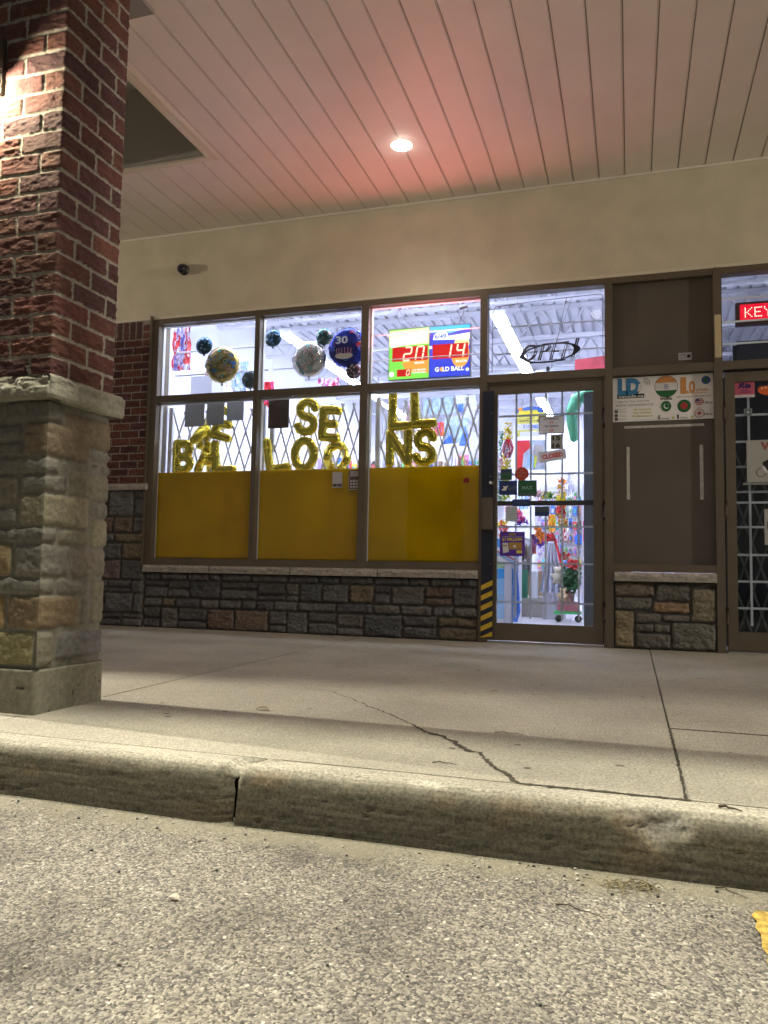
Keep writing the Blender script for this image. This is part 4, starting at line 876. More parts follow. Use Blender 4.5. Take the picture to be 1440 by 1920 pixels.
for z in (.018, -.045):
    for i in range(20):
        a0, a1 = 2*math.pi*i/20, 2*math.pi*(i+1)/20; b.poly([(.012*math.cos(a0), z+.012*math.sin(a0)), (.015*math.cos(a0), z+.015*math.sin(a0)), (.015*math.cos(a1), z+.015*math.sin(a1)), (.012*math.cos(a1), z+.012*math.sin(a1))], -.0012, 0, .0005)
    b.box(-.012, .012, -.0015, -.0005, z-.0015, z+.0015)
b.build('symbol', RTX, e)
e = board('number_plate', .572, .662, 1.556, 1.675, YD-.001, mat('plate_grey', (.40, .41, .38), .5, trans=.2), 'grey card with black numbers 15 over 16 on the glass door', 'number card')
text_obj('15', 0, .012, -.001, .034, INK, e, w=.062, bold=.03, align='CENTER'); text_obj('16', 0, -.048, -.001, .034, INK, e, w=.062, bold=.03, align='CENTER')
e = board('closed_sign', .478, .694, 1.46, 1.545, YD-.005, mat('notice_white'), 'tilted white CLOSED sign with red letters on the glass door', 'sign', rot=-8)
text_obj('CLOSED', 0, -.016, -.001, .033, RTX, e, w=.165, bold=.04, align='CENTER')
b = MB()
for s_ in (-1, 1): b.box(-.108, .108, -.001, -.0003, s_*.0415-.001, s_*.0415+.001)
b.build('border', TGY, e)
e = empty('round_sticker', (.342, YD, 1.362)); tag(e, 'dark red octagonal warning sticker on the glass door', 'sticker')
MB().poly([(.058*math.cos(R(22.5+45*i)), .058*math.sin(R(22.5+45*i))) for i in range(8)], 0).build('panel', SR, e); text_obj('NO ROBBERY', 0, .0, -.001, .011, cm('text_tan', (.5, .3, .22)), e, w=.09, align='CENTER'); text_obj('CAMERAS IN USE', 0, -.022, -.001, .008, cm('text_tan'), e, w=.08, align='CENTER'); text_obj('STOP', 0, .022, -.001, .010, cm('text_tan'), e, w=.03, align='CENTER')
e = board('lottery_sticker', .160, .305, 1.192, 1.308, YD, DBL, 'navy blue 6/49 sticker on the glass door beside the green one', 'sticker'); text_obj('649', .0, -.02, -.001, .036, cm('text_dimblue', (.10, .13, .2)), e, w=.07, bold=.02)
b = MB(); b.poly([(-.055, -.015), (-.04, -.025), (-.015, -.02), (-.01, .0), (.0, .02), (-.02, .01), (-.04, .015), (-.035, -.003)], -.001, 0, .0008); b.build('leaf_mark', WTX, e)
e = board('lottery_sticker', .312, .462, 1.18, 1.308, YD, DGR, 'dark green lottery sticker on the glass door right of the navy one', 'sticker'); text_obj('MAX', 0, -.01, -.001, .03, cm('text_palegreen', (.25, .42, .38)), e, w=.085, bold=.01, align='CENTER'); MB().box(-.075, .075, -.0015, -.0004, -.063, -.04).build('stripe', cm('stripe_grey', (.08, .1, .1)), e)
e = board('hours_sticker', .17, .263, 1.315, 1.405, YD, cm('sticker_slate', (.05, .08, .10)), 'small dark slate sticker above the navy 6/49 one', 'sticker'); MB().box(-.04, .04, -.0012, -.0004, -.03, .0).build('stripe', DGR, e); MB().box(-.04, .04, -.0012, -.0004, .02, .032).build('stripe', DBL, e)
e = board('million_poster', .167, .368, .697, .892, YD, cm('poster_purple', (.12, .04, .42), trans=.2), 'purple lottery poster reading $1 MILLION at the lower left of the glass door', 'poster')
text_obj('$1 MILLION', 0, .025, -.001, .024, cm('poster_yellow', (.75, .62, .08)), e, w=.16, bold=.03, align='CENTER'); text_obj('A WINNER EVERY DAY GUARANTEED', 0, .055, -.001, .007, WTX, e, w=.165, align='CENTER')
MB().box(-.03, .03, -.0015, -.0004, .068, .085).build('gold_label', cm('dull_gold', (.3, .2, .08)), e); MB().poly([(-.078, .008), (-.072, -.075), (-.026, -.066), (-.034, .008)], -.0015, 0, .001).build('ticket', PAP, e)
MB().box(-.075, -.04, -.0024, -.0016, -.02, -.01).build('ticket_band', cm('dull_gold'), e); MB().box(-.025, .08, -.0015, -.0004, -.045, .012, ch=.0004).build('treasure', cm('treasure_gold', (.42, .24, .07)), e); MB().box(.01, .03, -.0025, -.0016, -.03, -.01).build('lock_plate', PAP, e); MB().box(.035, .08, -.0015, -.0004, -.075, -.052).build('gold_label', cm('poster_yellow'), e)
e = board('card_sticker', .447, .56, 1.018, 1.095, YD, cm('sticker_slate'), 'small dark grey green sticker under the push bar in the middle of the glass door', 'sticker'); MB().box(-.056, .056, -.0012, -.0004, -.038, -.005).build('stripe', DBL, e)
e = board('hours_card', .213, .305, .975, 1.10, YD, mat('card_pale', (.5, .54, .58), .5), 'pale ruled paper card taped below the push bar on the glass door', 'notice')
b = MB()
for k in range(5): b.box(-.038, .038, -.0012, -.0004, .04-.02*k, .042-.02*k)
b.build('ruled_line', cm('ink_teal', (.1, .25, .3)), e)
e = board('push_label', .262, .404, 1.10, 1.158, .054, DBL, 'navy blue label on the push bar of the glass door', 'label'); text_obj('LOTTO MAX', 0, -.006, -.001, .014, cm('text_dimblue'), e, w=.1, align='CENTER')
# notices on the yellow film
e = board('white_notice', -1.305, -1.212, 1.275, 1.410, .036, mat('notice_white'), 'white notice with a black strip at its foot, on the middle yellow film', 'notice'); MB().box(-.040, .040, -.0012, -.0004, -.055, -.036).build('stripe', INK, e); MB().box(-.006, .006, -.002, -.0013, -.05, -.041).build('mark', WTX, e)
e = board('keypad_sticker', -1.155, -1.052, 1.255, 1.425, .036, cm('sticker_brown', (.10, .07, .065)), 'brown and white card with rows of small boxes, beside the white notice', 'sticker')
b = MB(); b.box(-.038, .038, -.0012, -.0004, .03, .075); b.box(-.051, -.047, -.0014, -.0004, -.085, .04).box(-.047, .051, -.0014, -.0004, -.085, -.080)
for r_i in range(3):
    for c_i in range(3): b.box(-.036+.026*c_i, -.016+.026*c_i, -.0012, -.0004, -.07+.026*r_i, -.052+.026*r_i)
b.build('boxes', mat('notice_white'), e); text_obj('SECURED', 0, .055, -.002, .009, INK, e, w=.06, align='CENTER'); text_obj('24 HOURS', 0, .038, -.002, .009, RTX, e, w=.06, align='CENTER')
o = MB().poly([(-.14, 1.298), (-.095, 1.298), (-.092, 1.33), (-.105, 1.342), (-.125, 1.338), (-.142, 1.325)], .036).build('red_sticker', cm('dull_red', (.28, .02, .01)), None); tag(o, 'small torn dark red sticker on the yellow film nearest the door', 'sticker')
# infill panel: small label and tape strips
e = board('small_label', 1.539, 1.634, 2.222, 2.278, .033, mat('label_silver', (.42, .42, .45), .4, .2), 'small silver label low on the brown upper panel', 'label'); text_obj('ALARM', -.04, .006, -.001, .012, INK, e, w=.045); text_obj('CO. LTD', -.04, -.014, -.001, .012, INK, e, w=.045); MB().disc((.027, 0), .014, -.0015).build('mark', INK, e)
TAPE = mat('tape_white', (.46, .45, .42), .6, var=.2, vs=30)
def tape(x0, x1, z0, z1, lab, sk=0): o = MB().poly([(x0, z0), (x1+sk, z0+.0), (x1+sk*.5, z1), (x0, z1)], .0325, 0, .0015).build('tape_strip', TAPE, None); tag(o, lab, 'tape', 'tape strips on the brown panel')
tape(1.137, 1.717, 1.703, 1.722, 'long horizontal strip of white tape under the calling card banner'); tape(1.153, 1.176, 1.146, 1.557, 'left upright strip of white tape on the brown panel'); tape(1.683, 1.708, 1.140, 1.558, 'right upright strip of white tape on the brown panel')

# --- long distance calling banner
e = board('calling_banner', 1.052, 1.785, 1.757, 2.108, .030, mat('banner_white', (.80, .79, .79), .5, var=.05, vs=4), 'white long distance calling banner with country flags and prices between the two doors', 'banner', .003)
bw_, bh_ = .733, .351
def U(u): return -bw_/2+u*bw_
def V(v): return bh_/2-v*bh_
BB = cm('banner_blue', (.03, .20, .42)); BO = cm('banner_orange', (.60, .27, .08)); BK = INK; GT = cm('banner_grey', (.10, .10, .10)); YG = cm('banner_lime', (.50, .50, .04)); DG2 = cm('flag_green', (.01, .13, .03)); FR = cm('flag_red', (.40, .03, .03)); FW = cm('flag_white', (.66, .66, .66)); FOr = cm('flag_orange', (.62, .26, .07)); FBl = cm('flag_blue', (.04, .08, .32))
text_obj('LD', U(.05)+.004, V(.375)-.004, -.0006, .112, BK, e, w=.172, bold=.05, sp=.9); text_obj('LD', U(.05), V(.37), -.0016, .112, BB, e, w=.17, bold=.07, sp=.95)
MB().poly([(U(.25), V(.33)), (U(.29), V(.33)), (U(.305), V(.16)), (U(.265), V(.16))], -.0032, 0, .001).build('phone_mark', FW, e)
b = MB()
for rr in (.022, .036, .05):
    for i in range(6): a0, a1 = R(-10+i*15), R(-10+(i+1)*15); b.poly([(U(.305)+rr*math.cos(a0), V(.17)+rr*math.sin(a0)), (U(.305)+(rr+.003)*math.cos(a0), V(.17)+(rr+.003)*math.sin(a0)), (U(.305)+(rr+.003)*math.cos(a1), V(.17)+(rr+.003)*math.sin(a1)), (U(.305)+rr*math.cos(a1), V(.17)+rr*math.sin(a1))], -.001, 0, .001)
b.build('signal_waves', BK, e)
MB().box(U(.045), U(.32), -.0012, -.0002, V(.475), V(.38)).build('black_bar', BK, e); text_obj('canada.ca', U(.06), V(.458), -.0014, .021, FW, e, w=.185, bold=.02)
text_obj('Sign Up Free, Call Free', U(.057), V(.565), -.0006, .015, GT, e, w=.23); text_obj('WWW.LDCANADA.CA', U(.03), V(.655), -.0006, .017, GT, e, w=.278); text_obj('Find us on', U(.02), V(.725), -.0006, .010, GT, e, w=.085, shear=.3)
for v, t in ((.80, 'f'), (.89, 't'), (.97, 'c')): MB().box(U(.018), U(.05), -.001, -.0002, V(v), V(v-.065)).build('icon', BK, e); text_obj(t, U(.028), V(v-.01), -.0012, .014, FW, e, w=.006); text_obj('/ldcanada.ca', U(.06), V(v-.015), -.0006, .007, GT, e, w=.06)
for v, t in ((.755, 'No Contract'), (.83, 'No Hidden'), (.905, 'No Maintenance')): text_obj(t, U(.30), V(v), -.0006, .015, YG, e, w=.13 if len(t) < 12 else .155, bold=.02, align='CENTER')
text_obj('*conditions apply. see website for details', U(.20), V(.975), -.0006, .005, GT, e, w=.18)
def disc_clip(cx, cz, rx, rz, z0, z1, y, mt, n=30):
    a0 = math.asin(max(-1, min(1, (z0-cz)/rz))); a1 = math.asin(max(-1, min(1, (z1-cz)/rz)))
    rt = [(cx+rx*math.cos(a0+(a1-a0)*i/n), cz+rz*math.sin(a0+(a1-a0)*i/n)) for i in range(n+1)]; lf = [(2*cx-p[0], p[1]) for p in reversed(rt)]
    return MB().poly(rt+lf, y, 0, .0008).build('flag_band', mt, e)
cx, cz = U(.54), V(.25); rr = .082
MB().disc((cx, cz), rr+.003, -.0009, 40).build('flag_rim', BK, e)
disc_clip(cx, cz, rr, rr, cz-.03, cz+.03, -.0012, FW); disc_clip(cx, cz, rr, rr, cz+.03, cz+rr*.999, -.0013, FOr); disc_clip(cx, cz, rr, rr, cz-rr*.999, cz-.03, -.0013, DG2)
b = MB()
for i in range(20): a0, a1 = 2*math.pi*i/20, 2*math.pi*(i+1)/20; b.poly([(cx+.013*math.cos(a0), cz+.016*math.sin(a0)), (cx+.016*math.cos(a0), cz+.02*math.sin(a0)), (cx+.016*math.cos(a1), cz+.02*math.sin(a1)), (cx+.013*math.cos(a1), cz+.016*math.sin(a1))], -.0022, 0, .0006)
b.disc((cx, cz), .006, -.0022, thick=.0006); b.build('flag_wheel', FBl, e); text_obj('India', cx, V(.545), -.0006, .024, BK, e, w=.085, bold=.025, align='CENTER')
text_obj('1', U(.68), V(.41), -.0006, .115, BO, e, w=.042, bold=.05); text_obj('.0', U(.74), V(.41), -.0006, .085, BO, e, w=.062, bold=.04); text_obj('c/min', U(.83), V(.39), -.0006, .026, BO, e, w=.088, bold=.02)
MB().box(U(.70), U(.94), -.001, -.0002, V(.43), V(.418)).build('orange_line', BO, e); text_obj('VISIT US ONLINE FOR MORE RATES', U(.64), V(.515), -.0006, .012, GT, e, w=.25)
gx_, gz_ = U(.93), V(.15); MB().disc((gx_, gz_), .032, -.001).build('globe', FBl, e); MB().poly([(gx_-.02, gz_-.01), (gx_, gz_-.025), (gx_+.01, gz_), (gx_+.018, gz_+.02), (gx_-.01, gz_+.015)], -.002, 0, .0005).build('globe_land', DG2, e)
cx, cz = U(.53), V(.69); MB().disc((cx, cz), .044, -.001).build('flag_rim', FW, e); disc_clip(cx+.006, cz, .037, .042, cz-.041, cz+.041, -.0022, DG2)
MB().disc((cx+.008, cz), .021, -.0032, thick=.0006).build('crescent', FW, e); MB().disc((cx+.014, cz+.005), .018, -.004, thick=.0006).build('crescent_cut', DG2, e); MB().disc((cx+.022, cz+.012), .004, -.0048, 5, thick=.0006).build('star', FW, e)
cx, cz = U(.715), V(.70); MB().disc((cx, cz), .049, -.001).build('flag_rim', BK, e); MB().disc((cx, cz), .043, -.002, thick=.0006).build('flag_band', DG2, e); MB().disc((cx, cz), .026, -.003, thick=.0006).build('red_disc', FR, e)
cx, cz = U(.862), V(.615); MB().disc((cx, cz), .033, -.001, rz=.03).build('flag_rim', FW, e)
for i in range(4): z_ = cz-.026+i*.0135; disc_clip(cx, cz, .033, .03, z_, z_+.0068, -.0022, FR)
MB().box(cx-.026, cx, -.0032, -.0023, cz, cz+.018).build('flag_canton', FBl, e); text_obj('USA', cx, V(.765), -.0006, .009, BK, e, w=.025, align='CENTER')
cx, cz = U(.862), V(.875); MB().disc((cx, cz), .035, -.001).build('flag_rim', FR, e); MB().disc((cx, cz), .031, -.002, thick=.0006).build('flag_band', FW, e)
MB().poly([(cx-.002, cz-.018), (cx+.002, cz-.018), (cx+.002, cz-.009), (cx+.014, cz-.008), (cx+.012, cz-.003), (cx+.02, cz+.006), (cx+.012, cz+.006), (cx+.006, cz+.002), (cx+.006, cz+.012), (cx, cz+.02), (cx-.006, cz+.012), (cx-.006, cz+.002), (cx-.012, cz+.006), (cx-.02, cz+.006), (cx-.012, cz-.003), (cx-.014, cz-.008), (cx-.002, cz-.009)], -.003, 0, .0006).build('maple_leaf', FR, e)
for u, v, t, h, w in ((.455, .975, '5', .030, .018), (.645, .975, '1', .030, .013), (.905, .665, '1.0', .017, .03), (.905, .92, '0.3', .017, .03)): text_obj(t, U(u), V(v), -.0006, h, BK, e, w=w, bold=.03)
for u, v, t, w in ((.485, .975, '.2c/min', .06), (.672, .975, '.7c/min', .055), (.95, .665, 'c/min', .03), (.95, .92, 'c/min', .03)): text_obj(t, U(u), V(v), -.0006, .011, BK, e, w=w, bold=.02)
for u in (.59, .775): MB().poly([(U(u), V(.95)), (U(u)+.011, V(.985)), (U(u)+.022, V(.95)), (U(u)+.011, V(.915))], -.001, 0, .0006).build('price_mark', YG, e)

# --- neighbouring shop
cu = MB(); n = 90
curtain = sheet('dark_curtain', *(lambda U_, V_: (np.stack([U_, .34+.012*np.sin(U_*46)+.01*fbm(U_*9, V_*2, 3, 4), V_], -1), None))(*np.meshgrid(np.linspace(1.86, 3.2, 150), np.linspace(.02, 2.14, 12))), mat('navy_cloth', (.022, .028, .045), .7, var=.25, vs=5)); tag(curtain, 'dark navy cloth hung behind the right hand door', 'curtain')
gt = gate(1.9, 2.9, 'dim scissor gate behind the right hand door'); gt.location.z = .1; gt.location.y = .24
for c_ in gt.children: c_.material_slots[0].link = 'OBJECT'; c_.material_slots[0].material = mat('dim_gate_grey', (.10, .11, .12), .5, .3)  # gate colour darkened to stand for the dim light there
e = board('pink_sticker', 1.932, 2.07, 1.905, 2.034, YD, cm('sticker_pink', (.52, .10, .17)), 'pink money transfer sticker in the top corner of the right hand door', 'sticker')
INKV = cm('ink_violet', (.035, .01, .13)); text_obj('Ria', 0, .008, -.001, .036, INKV, e, w=.09, bold=.05, shear=.3, align='CENTER'); text_obj('MONEY', 0, -.014, -.001, .009, INKV, e, w=.055, bold=.02, align='CENTER'); text_obj('TRANSFER', 0, -.030, -.001, .010, INKV, e, w=.085, bold=.02, align='CENTER')
MB().box(-.069, .069, -.0012, -.0004, -.0645, -.045).build('white_strip', FW, e); text_obj('envios de dinero', 0, -.059, -.0022, .008, GT, e, w=.1, align='CENTER'); MB().disc((.006, .054), .006, -.001).build('mark', INKV, e)
e = empty('oval_sticker', (2.19, YD, 1.957)); MB().disc((0, 0), .10, 0, rz=.045).build('panel', cm('sticker_orange', (.70, .12, .02)), e); b = MB()
for k in range(6): b.disc((-.07+.024*k, .012+.004*(k % 2)), .008, -.001, 10, thick=.0006)
b.build('printed_pattern', cm('orange_pale', (.85, .55, .4)), e); MB().poly([(-.08, .025), (-.02, .03), (.06, .03), (.03, .045), (-.05, .04)], -.001, 0, .0006).build('dark_top', INK, e); tag(e, 'orange oval sticker beside the pink one on the right hand door', 'sticker')
e = board('key_poster', 2.008, 2.45, 1.265, 1.578, YD, mat('poster_offwhite', (.36, .37, .34), .6), 'off white poster of a car key with red lettering on the right hand door', 'poster')
text_obj('VEHICLE', -.125, .085, -.001, .055, cm('poster_red', (.30, .07, .05)), e, w=.32, bold=.04)
b = MB()
for i in range(24): a0, a1 = 2*math.pi*i/24, 2*math.pi*(i+1)/24; b.poly([(-.125+.030*math.cos(a0), -.085+.030*math.sin(a0)), (-.125+.034*math.cos(a0), -.085+.034*math.sin(a0)), (-.125+.034*math.cos(a1), -.085+.034*math.sin(a1)), (-.125+.030*math.cos(a1), -.085+.030*math.sin(a1))], -.001, 0, .0006)
b.poly([(-.11, -.04), (-.06, -.10), (.1, -.09), (.14, -.02), (.08, .04), (-.03, .035), (-.115, -.01)], -.001, 0, .0007); b.build('key_drawing', INK, e); MB().poly([(-.12, -.05), (-.105, -.035), (-.075, -.085), (-.09, -.09)], -.002, 0, .0006).build('key_clasp', FW, e)
o = MB().box(1.98, 2.5, .0245, .0255, 1.245, 1.262).build('tape_strip', mat('clear_tape', (.22, .24, .22), .3), None); tag(o, 'strip of clear tape under the car key poster', 'tape')
e = board('small_poster', 2.12, 2.3, .80, 1.064, YD, mat('poster_offwhite'), 'off white sheet lower down on the right hand door', 'poster'); text_obj('DVD', -.07, -.01, -.001, .05, INK, e, w=.1, bold=.02)
e = board('square_sticker', 1.995, 2.05, 1.765, 1.82, YD, cm('sticker_aqua', (.16, .22, .23)), 'small pale square sticker below the pink one on the right hand door', 'sticker'); MB().box(-.018, .018, -.0012, -.0004, -.018, .018).build('square', cm('sticker_slate'), e); MB().disc((0, 0), .012, -.002).build('mark', cm('sticker_pale', (.35, .4, .42)), e)
# red scrolling sign
e = empty('scrolling_sign', (2.03, .2, 2.54)); tag(e, 'red dot matrix scrolling sign reading KEYS in the transom at the right edge', 'lit sign')
MB().box(0-.06, .75, 0, .05, -.03, .155, ch=.004).build('case', mat('dark_case', (.06, .03, .04), .5), e); MB().box(-.03, .73, -.002, .0, -.0, .135).build('led_window', mat('led_matrix', (.05, 0, 0), .5, emit=(.55, .003, .02), es=1.3), e)
F5 = {'K': ['10001', '10010', '10100', '11000', '10100', '10010', '10001'], 'E': ['11111', '10000', '10000', '11110', '10000', '10000', '11111'], 'Y': ['10001', '10001', '01010', '00100', '00100', '00100', '00100'], 'S': ['01111', '10000', '10000', '01110', '00001', '00001', '11110']}
b = MB(); p = .0115
for i, ch in enumerate('KEYS'):
    for r_i, row in enumerate(F5[ch]):
        for c_i, q in enumerate(row):
            if q == '1': x = .008+i*6*p+c_i*p; z = .105-r_i*p; b.box(x-.0032, x+.0032, -.004, -.0022, z-.0032, z+.0032)
b.build('led_dots', mat('led_dot', (.1, 0, 0), .5, emit=(1, .75, .55), es=2.2), e); MB().tube([(.02, .02, .155), (.02, .02, .34)], .004, 6).build('hanger', LGREY, e)
o = MB().box(1.95, 2.8, .22, .30, 2.20, 2.40, ch=.03).build('black_box', mat('dark_navy_plastic', (.02, .025, .05), .4), None); tag(o, 'dark rounded box below the red scrolling sign in the right transom', 'box')

# ================================================================ GOODS INSIDE THE PARTY SHOP
FOIL = lambda n, c: mat('shiny_'+n, c, .25, .4, bump=.4, bs=20)
def crinkle(name, x0, x1, z0, z1, y, mts, label, cat, seed=1, amp=.03, n=40, taper=0):
    u = np.linspace(0, 1, n); v = np.linspace(0, 1, n); U_, V_ = np.meshgrid(u, v); w = (1-taper*np.abs(V_-.5)*2)
    X = x0+(x1-x0)*(.5+(U_-.5)*w); Z = z0+(z1-z0)*V_; Y = y+(fbm(U_*9+seed, V_*5, 4, seed)-.5)*amp*2
    o = sheet(name, np.stack([X, Y, Z], -1), None, mts, smooth=False)
    if len(mts) > 1:
        k = (fbm(U_[:-1, :-1]*14+seed, V_[:-1, :-1]*5, 2, seed+3)*len(mts)*1.6-.3*len(mts)).clip(0, len(mts)-1).astype(np.int32); o.data.polygons.foreach_set('material_index', k.ravel())
    q = o.modifiers.new('s', 'SOLIDIFY'); q.thickness = .003; tag(o, label, cat); return o
crinkle('foil_fringe', -3.60, -3.38, 2.70, 3.17, 1.0, [FOIL('red', (.7, .08, .08)), FOIL('silver', (.75, .75, .85)), FOIL('violet', (.22, .2, .55)), WHITE], 'red, white and violet foil fringe hanging at far left in the first transom', 'decoration', 3, .05)
crinkle('hanging_bag', -3.5, -3.2, 2.62, 2.80, 1.5, [FOIL('pink', (.75, .2, .3)), WHITE, LBL], 'pink and white plastic bag hanging below the foil fringe', 'bag', 5, .05)
crinkle('hanging_bag', -3.3, -3.1, 2.55, 2.98, 1.8, [FOIL('clear', (.65, .7, .8)), LBL, WHITE], 'clear and pale blue plastic bag hanging behind the small teal balloon', 'bag', 6, .05)
crinkle('hanging_bag', -2.95, -2.80, 2.45, 2.75, 1.9, [RED, PNK], 'red and pink plastic bag hanging behind the large gold balloon', 'bag', 8, .04)
o = MB().box(-3.36, -3.1, 1.0, 1.3, 2.38, 2.62, ch=.004).build('carton', cm('carton_grey', (.62, .62, .66)), None); tag(o, 'plain grey carton on a high shelf at lower left of the first transom', 'box')
h = MB(); h.tube([(-3.22+.12*math.cos(2*math.pi*i/24), 2.0, 2.76+.17*math.sin(2*math.pi*i/24)) for i in range(25)], .012, 8); o = h.build('hoop', mat('lilac_plastic', (.6, .5, .7), .4), None); tag(o, 'pale lilac hoop hanging behind the large gold balloon', 'hoop')
crinkle('hanging_bag', -2.2, -1.95, 2.52, 2.72, 1.8, [WHITE, PNK, RED], 'white and pink plastic bag at lower left of the second transom', 'bag', 9, .04)
# hanging blue posters
def shard(pts, y, mt, label, cat='poster'): o = MB().poly(pts, y, 0, .004).build('hanging_poster', mt, None); tag(o, label, cat, 'patterned blue posters hung behind the third window'); return o
PTN = mat('poster_ice', (.42, .58, .72), .4, var=.45, vs=18, bump=.3, bs=30); PT2 = mat('poster_deep_blue', (.06, .16, .60), .4, var=.6, vs=14, bump=.3, bs=30); PT3 = mat('poster_pale', (.62, .66, .74), .4, var=.3, vs=22); PT4 = mat('poster_dusty_rose', (.42, .26, .30), .4, var=.3, vs=10)
shard([(-1.72, 2.30), (-1.50, 2.45), (-1.46, 2.80), (-1.60, 2.82)], 3.5, PT4, 'dusty rose poster hanging tilted behind the first gold L of the third window')
shard([(-1.62, 2.18), (-1.40, 2.28), (-1.44, 2.40), (-1.66, 2.34)], 3.4, cm('carton_tan', (.45, .32, .25)), 'tan torn poster low behind the first gold L of the third window')
shard([(-1.42, 2.60), (-.98, 2.62), (-1.02, 2.84), (-1.40, 2.83)], 3.5, PTN, 'ice blue patterned poster hanging high behind the gold L balloons')
shard([(-.96, 2.50), (-.68, 2.48), (-.70, 2.82), (-.97, 2.84)], 3.45, PT3, 'pale patterned poster at top right behind the third window')
shard([(-1.12, 2.24), (-.86, 2.20), (-.78, 2.52), (-1.10, 2.55)], 3.4, PTN, 'ice blue poster hanging low right of the gold S balloon')
shard([(-.90, 2.16), (-.76, 2.16), (-.82, 2.44)], 3.36, PT2, 'deep blue pointed poster low right behind the third window')
shard([(-1.14, 2.18), (-.92, 2.20), (-1.0, 2.32)], 3.36, PT2, 'deep blue pointed poster low beside the gold S balloon')
shard([(-.95, 2.62), (-.85, 2.60), (-.86, 2.72), (-.93, 2.71)], 3.42, PT2, 'small deep blue square poster at top right behind the third window')
crinkle('pinwheel_decoration', -1.24, -1.08, 2.28, 2.46, 3.3, [ORG, PNK, WHITE], 'orange and pink crinkled decoration right of the gold S balloon', 'decoration', 12, .04)
# tall shelves at the back, with goods
PALG = [cm('goods_red', (.65, .05, .06)), cm('goods_pink', (.75, .25, .42)), cm('goods_blue', (.08, .2, .6)), cm('goods_white', (.72, .72, .75)), cm('goods_yellow', (.75, .6, .08)), cm('goods_teal', (.08, .42, .42)), cm('goods_lilac', (.45, .33, .65)), cm('goods_brown', (.25, .16, .1)), cm('goods_green', (.12, .42, .14)), cm('goods_black', (.04, .04, .05))]
def shelf(x0, x1, y0, y1, zs, ztop, label, mt=WHITE):
    e = empty('display_shelf', ((x0+x1)/2, (y0+y1)/2, 0)); w, d = (x1-x0)/2, (y1-y0)/2
    for sx in (-1, 1): MB().box(sx*w-.015, sx*w+.015, -d, d, 0.005, ztop).build('side_panel', mt, e)
    for z in zs: MB().box(-w+.016, w-.016, -d, d, z-.012, z).build('shelf', mt, e)
    MB().box(-w+.016, w-.016, d-.01, d, .05, ztop-.01).build('back_panel', mt, e); tag(e, label, 'shelf', 'white display shelves'); return e
def packs(x0, x1, y, z, n, h, label, group, seed, d=.08):
    rd = random.Random(seed); p = (x1-x0)/n; protos = {}
    for i in range(n):
        k = rd.randrange(len(PALG)); w = p*rd.uniform(.6, .9); hh = h*rd.uniform(.55, 1)
        b = MB().box(-w/2, w/2, 0, d, 0, hh, ch=min(.006, w*.1)); b.poly([(-w*.3, hh*.3), (w*.3, hh*.3), (w*.3, hh*.7), (-w*.3, hh*.7)], -.003, 1, .002)
        o = b.build('product_pack', [PALG[k], PALG[rd.randrange(len(PALG))]], None); o.location = (x0+p*(i+.5), y, z); tag(o, label, 'package', group)
SH = [(-4.1, -2.9), (-2.85, -1.65), (-1.6, -.75)]
for (a, b_), nm in zip(SH, ('far left', 'middle', 'right')):
    shelf(a, b_, 6.2, 6.6, (.4, .9, 1.4, 1.82, 2.2), 2.62, 'tall white display shelf at the back of the shop, %s one' % nm)
    for z, sd in ((1.82, 1), (2.2, 2)): packs(a+.05, b_-.05, 6.24, z, 12, .30, 'small colourful pack on the tall shelves behind the gold balloons', 'packs on the tall back shelves', int(a*10)+sd+80)
# slatwall facing the door
e = empty('slatwall', (.3, 6.0, 0)); tag(e, 'white slatted display wall seen through the glass door, hung with packets', 'display wall'); b = MB()
for k in range(16): b.box(-.55, .75, 0, .02, .25+k*.105, .25+k*.105+.095)
b.build('slats', WHITE, e); box('back_board', -.55, .75, .02, .04, .2, 1.95, LGREY, e)
for r_i, z in enumerate((.42, .62, .84, 1.04, 1.24, 1.45, 1.64)): packs(-.2, 1.0, 5.93, z, 18, .185, 'small bright packet hung on the slatted wall beyond the glass door', 'packets on the slatted wall', 200+r_i, .03)
hb = empty('handbag', (.46, 5.8, 1.0)); MB().box(-.09, .09, 0, .07, 0, .15, ch=.02).build('body', BLUE, hb); MB().tube([(.05*math.cos(R(a)), .03, .15+.09*math.sin(R(a))) for a in range(0, 181, 20)], .006, 6).build('handle', BLUE, hb); tag(hb, 'bright blue handbag hung among the packets beyond the glass door', 'bag')
# low gondola with dark goods
shelf(-.62, -.22, 2.2, 5.2, (.12, .5), 1.02, 'low grey shelf unit running back from behind the purple poster', LGREY)
box('worktop', -.64, -.2, 2.18, 5.22, 1.022, 1.045, WHITE).update_tag(); o = bpy.data.objects['worktop']; tag(o, 'white worktop on the low grey shelf unit behind the glass door', 'worktop')
rd = random.Random(4)
for i in range(14):
    y = 2.3+i*.2; b = MB(); b.sphere((0, 0, 0), (.05, .07, .13), 12, 8, fn=lambda d: d*(1+.2*math.sin(d.x*9+d.z*7+i))); o = b.build('dark_pouch', [cm('pouch_black', (.03, .03, .035)), cm('pouch_grey', (.16, .16, .18)), cm('pouch_brown', (.12, .08, .05))][i % 3], None); o.location = (-.20, y, .62+.2*(i % 2)); tag(o, 'small dark pouch hung on the side of the low shelf unit', 'pouch', 'dark pouches on the low shelf unit')
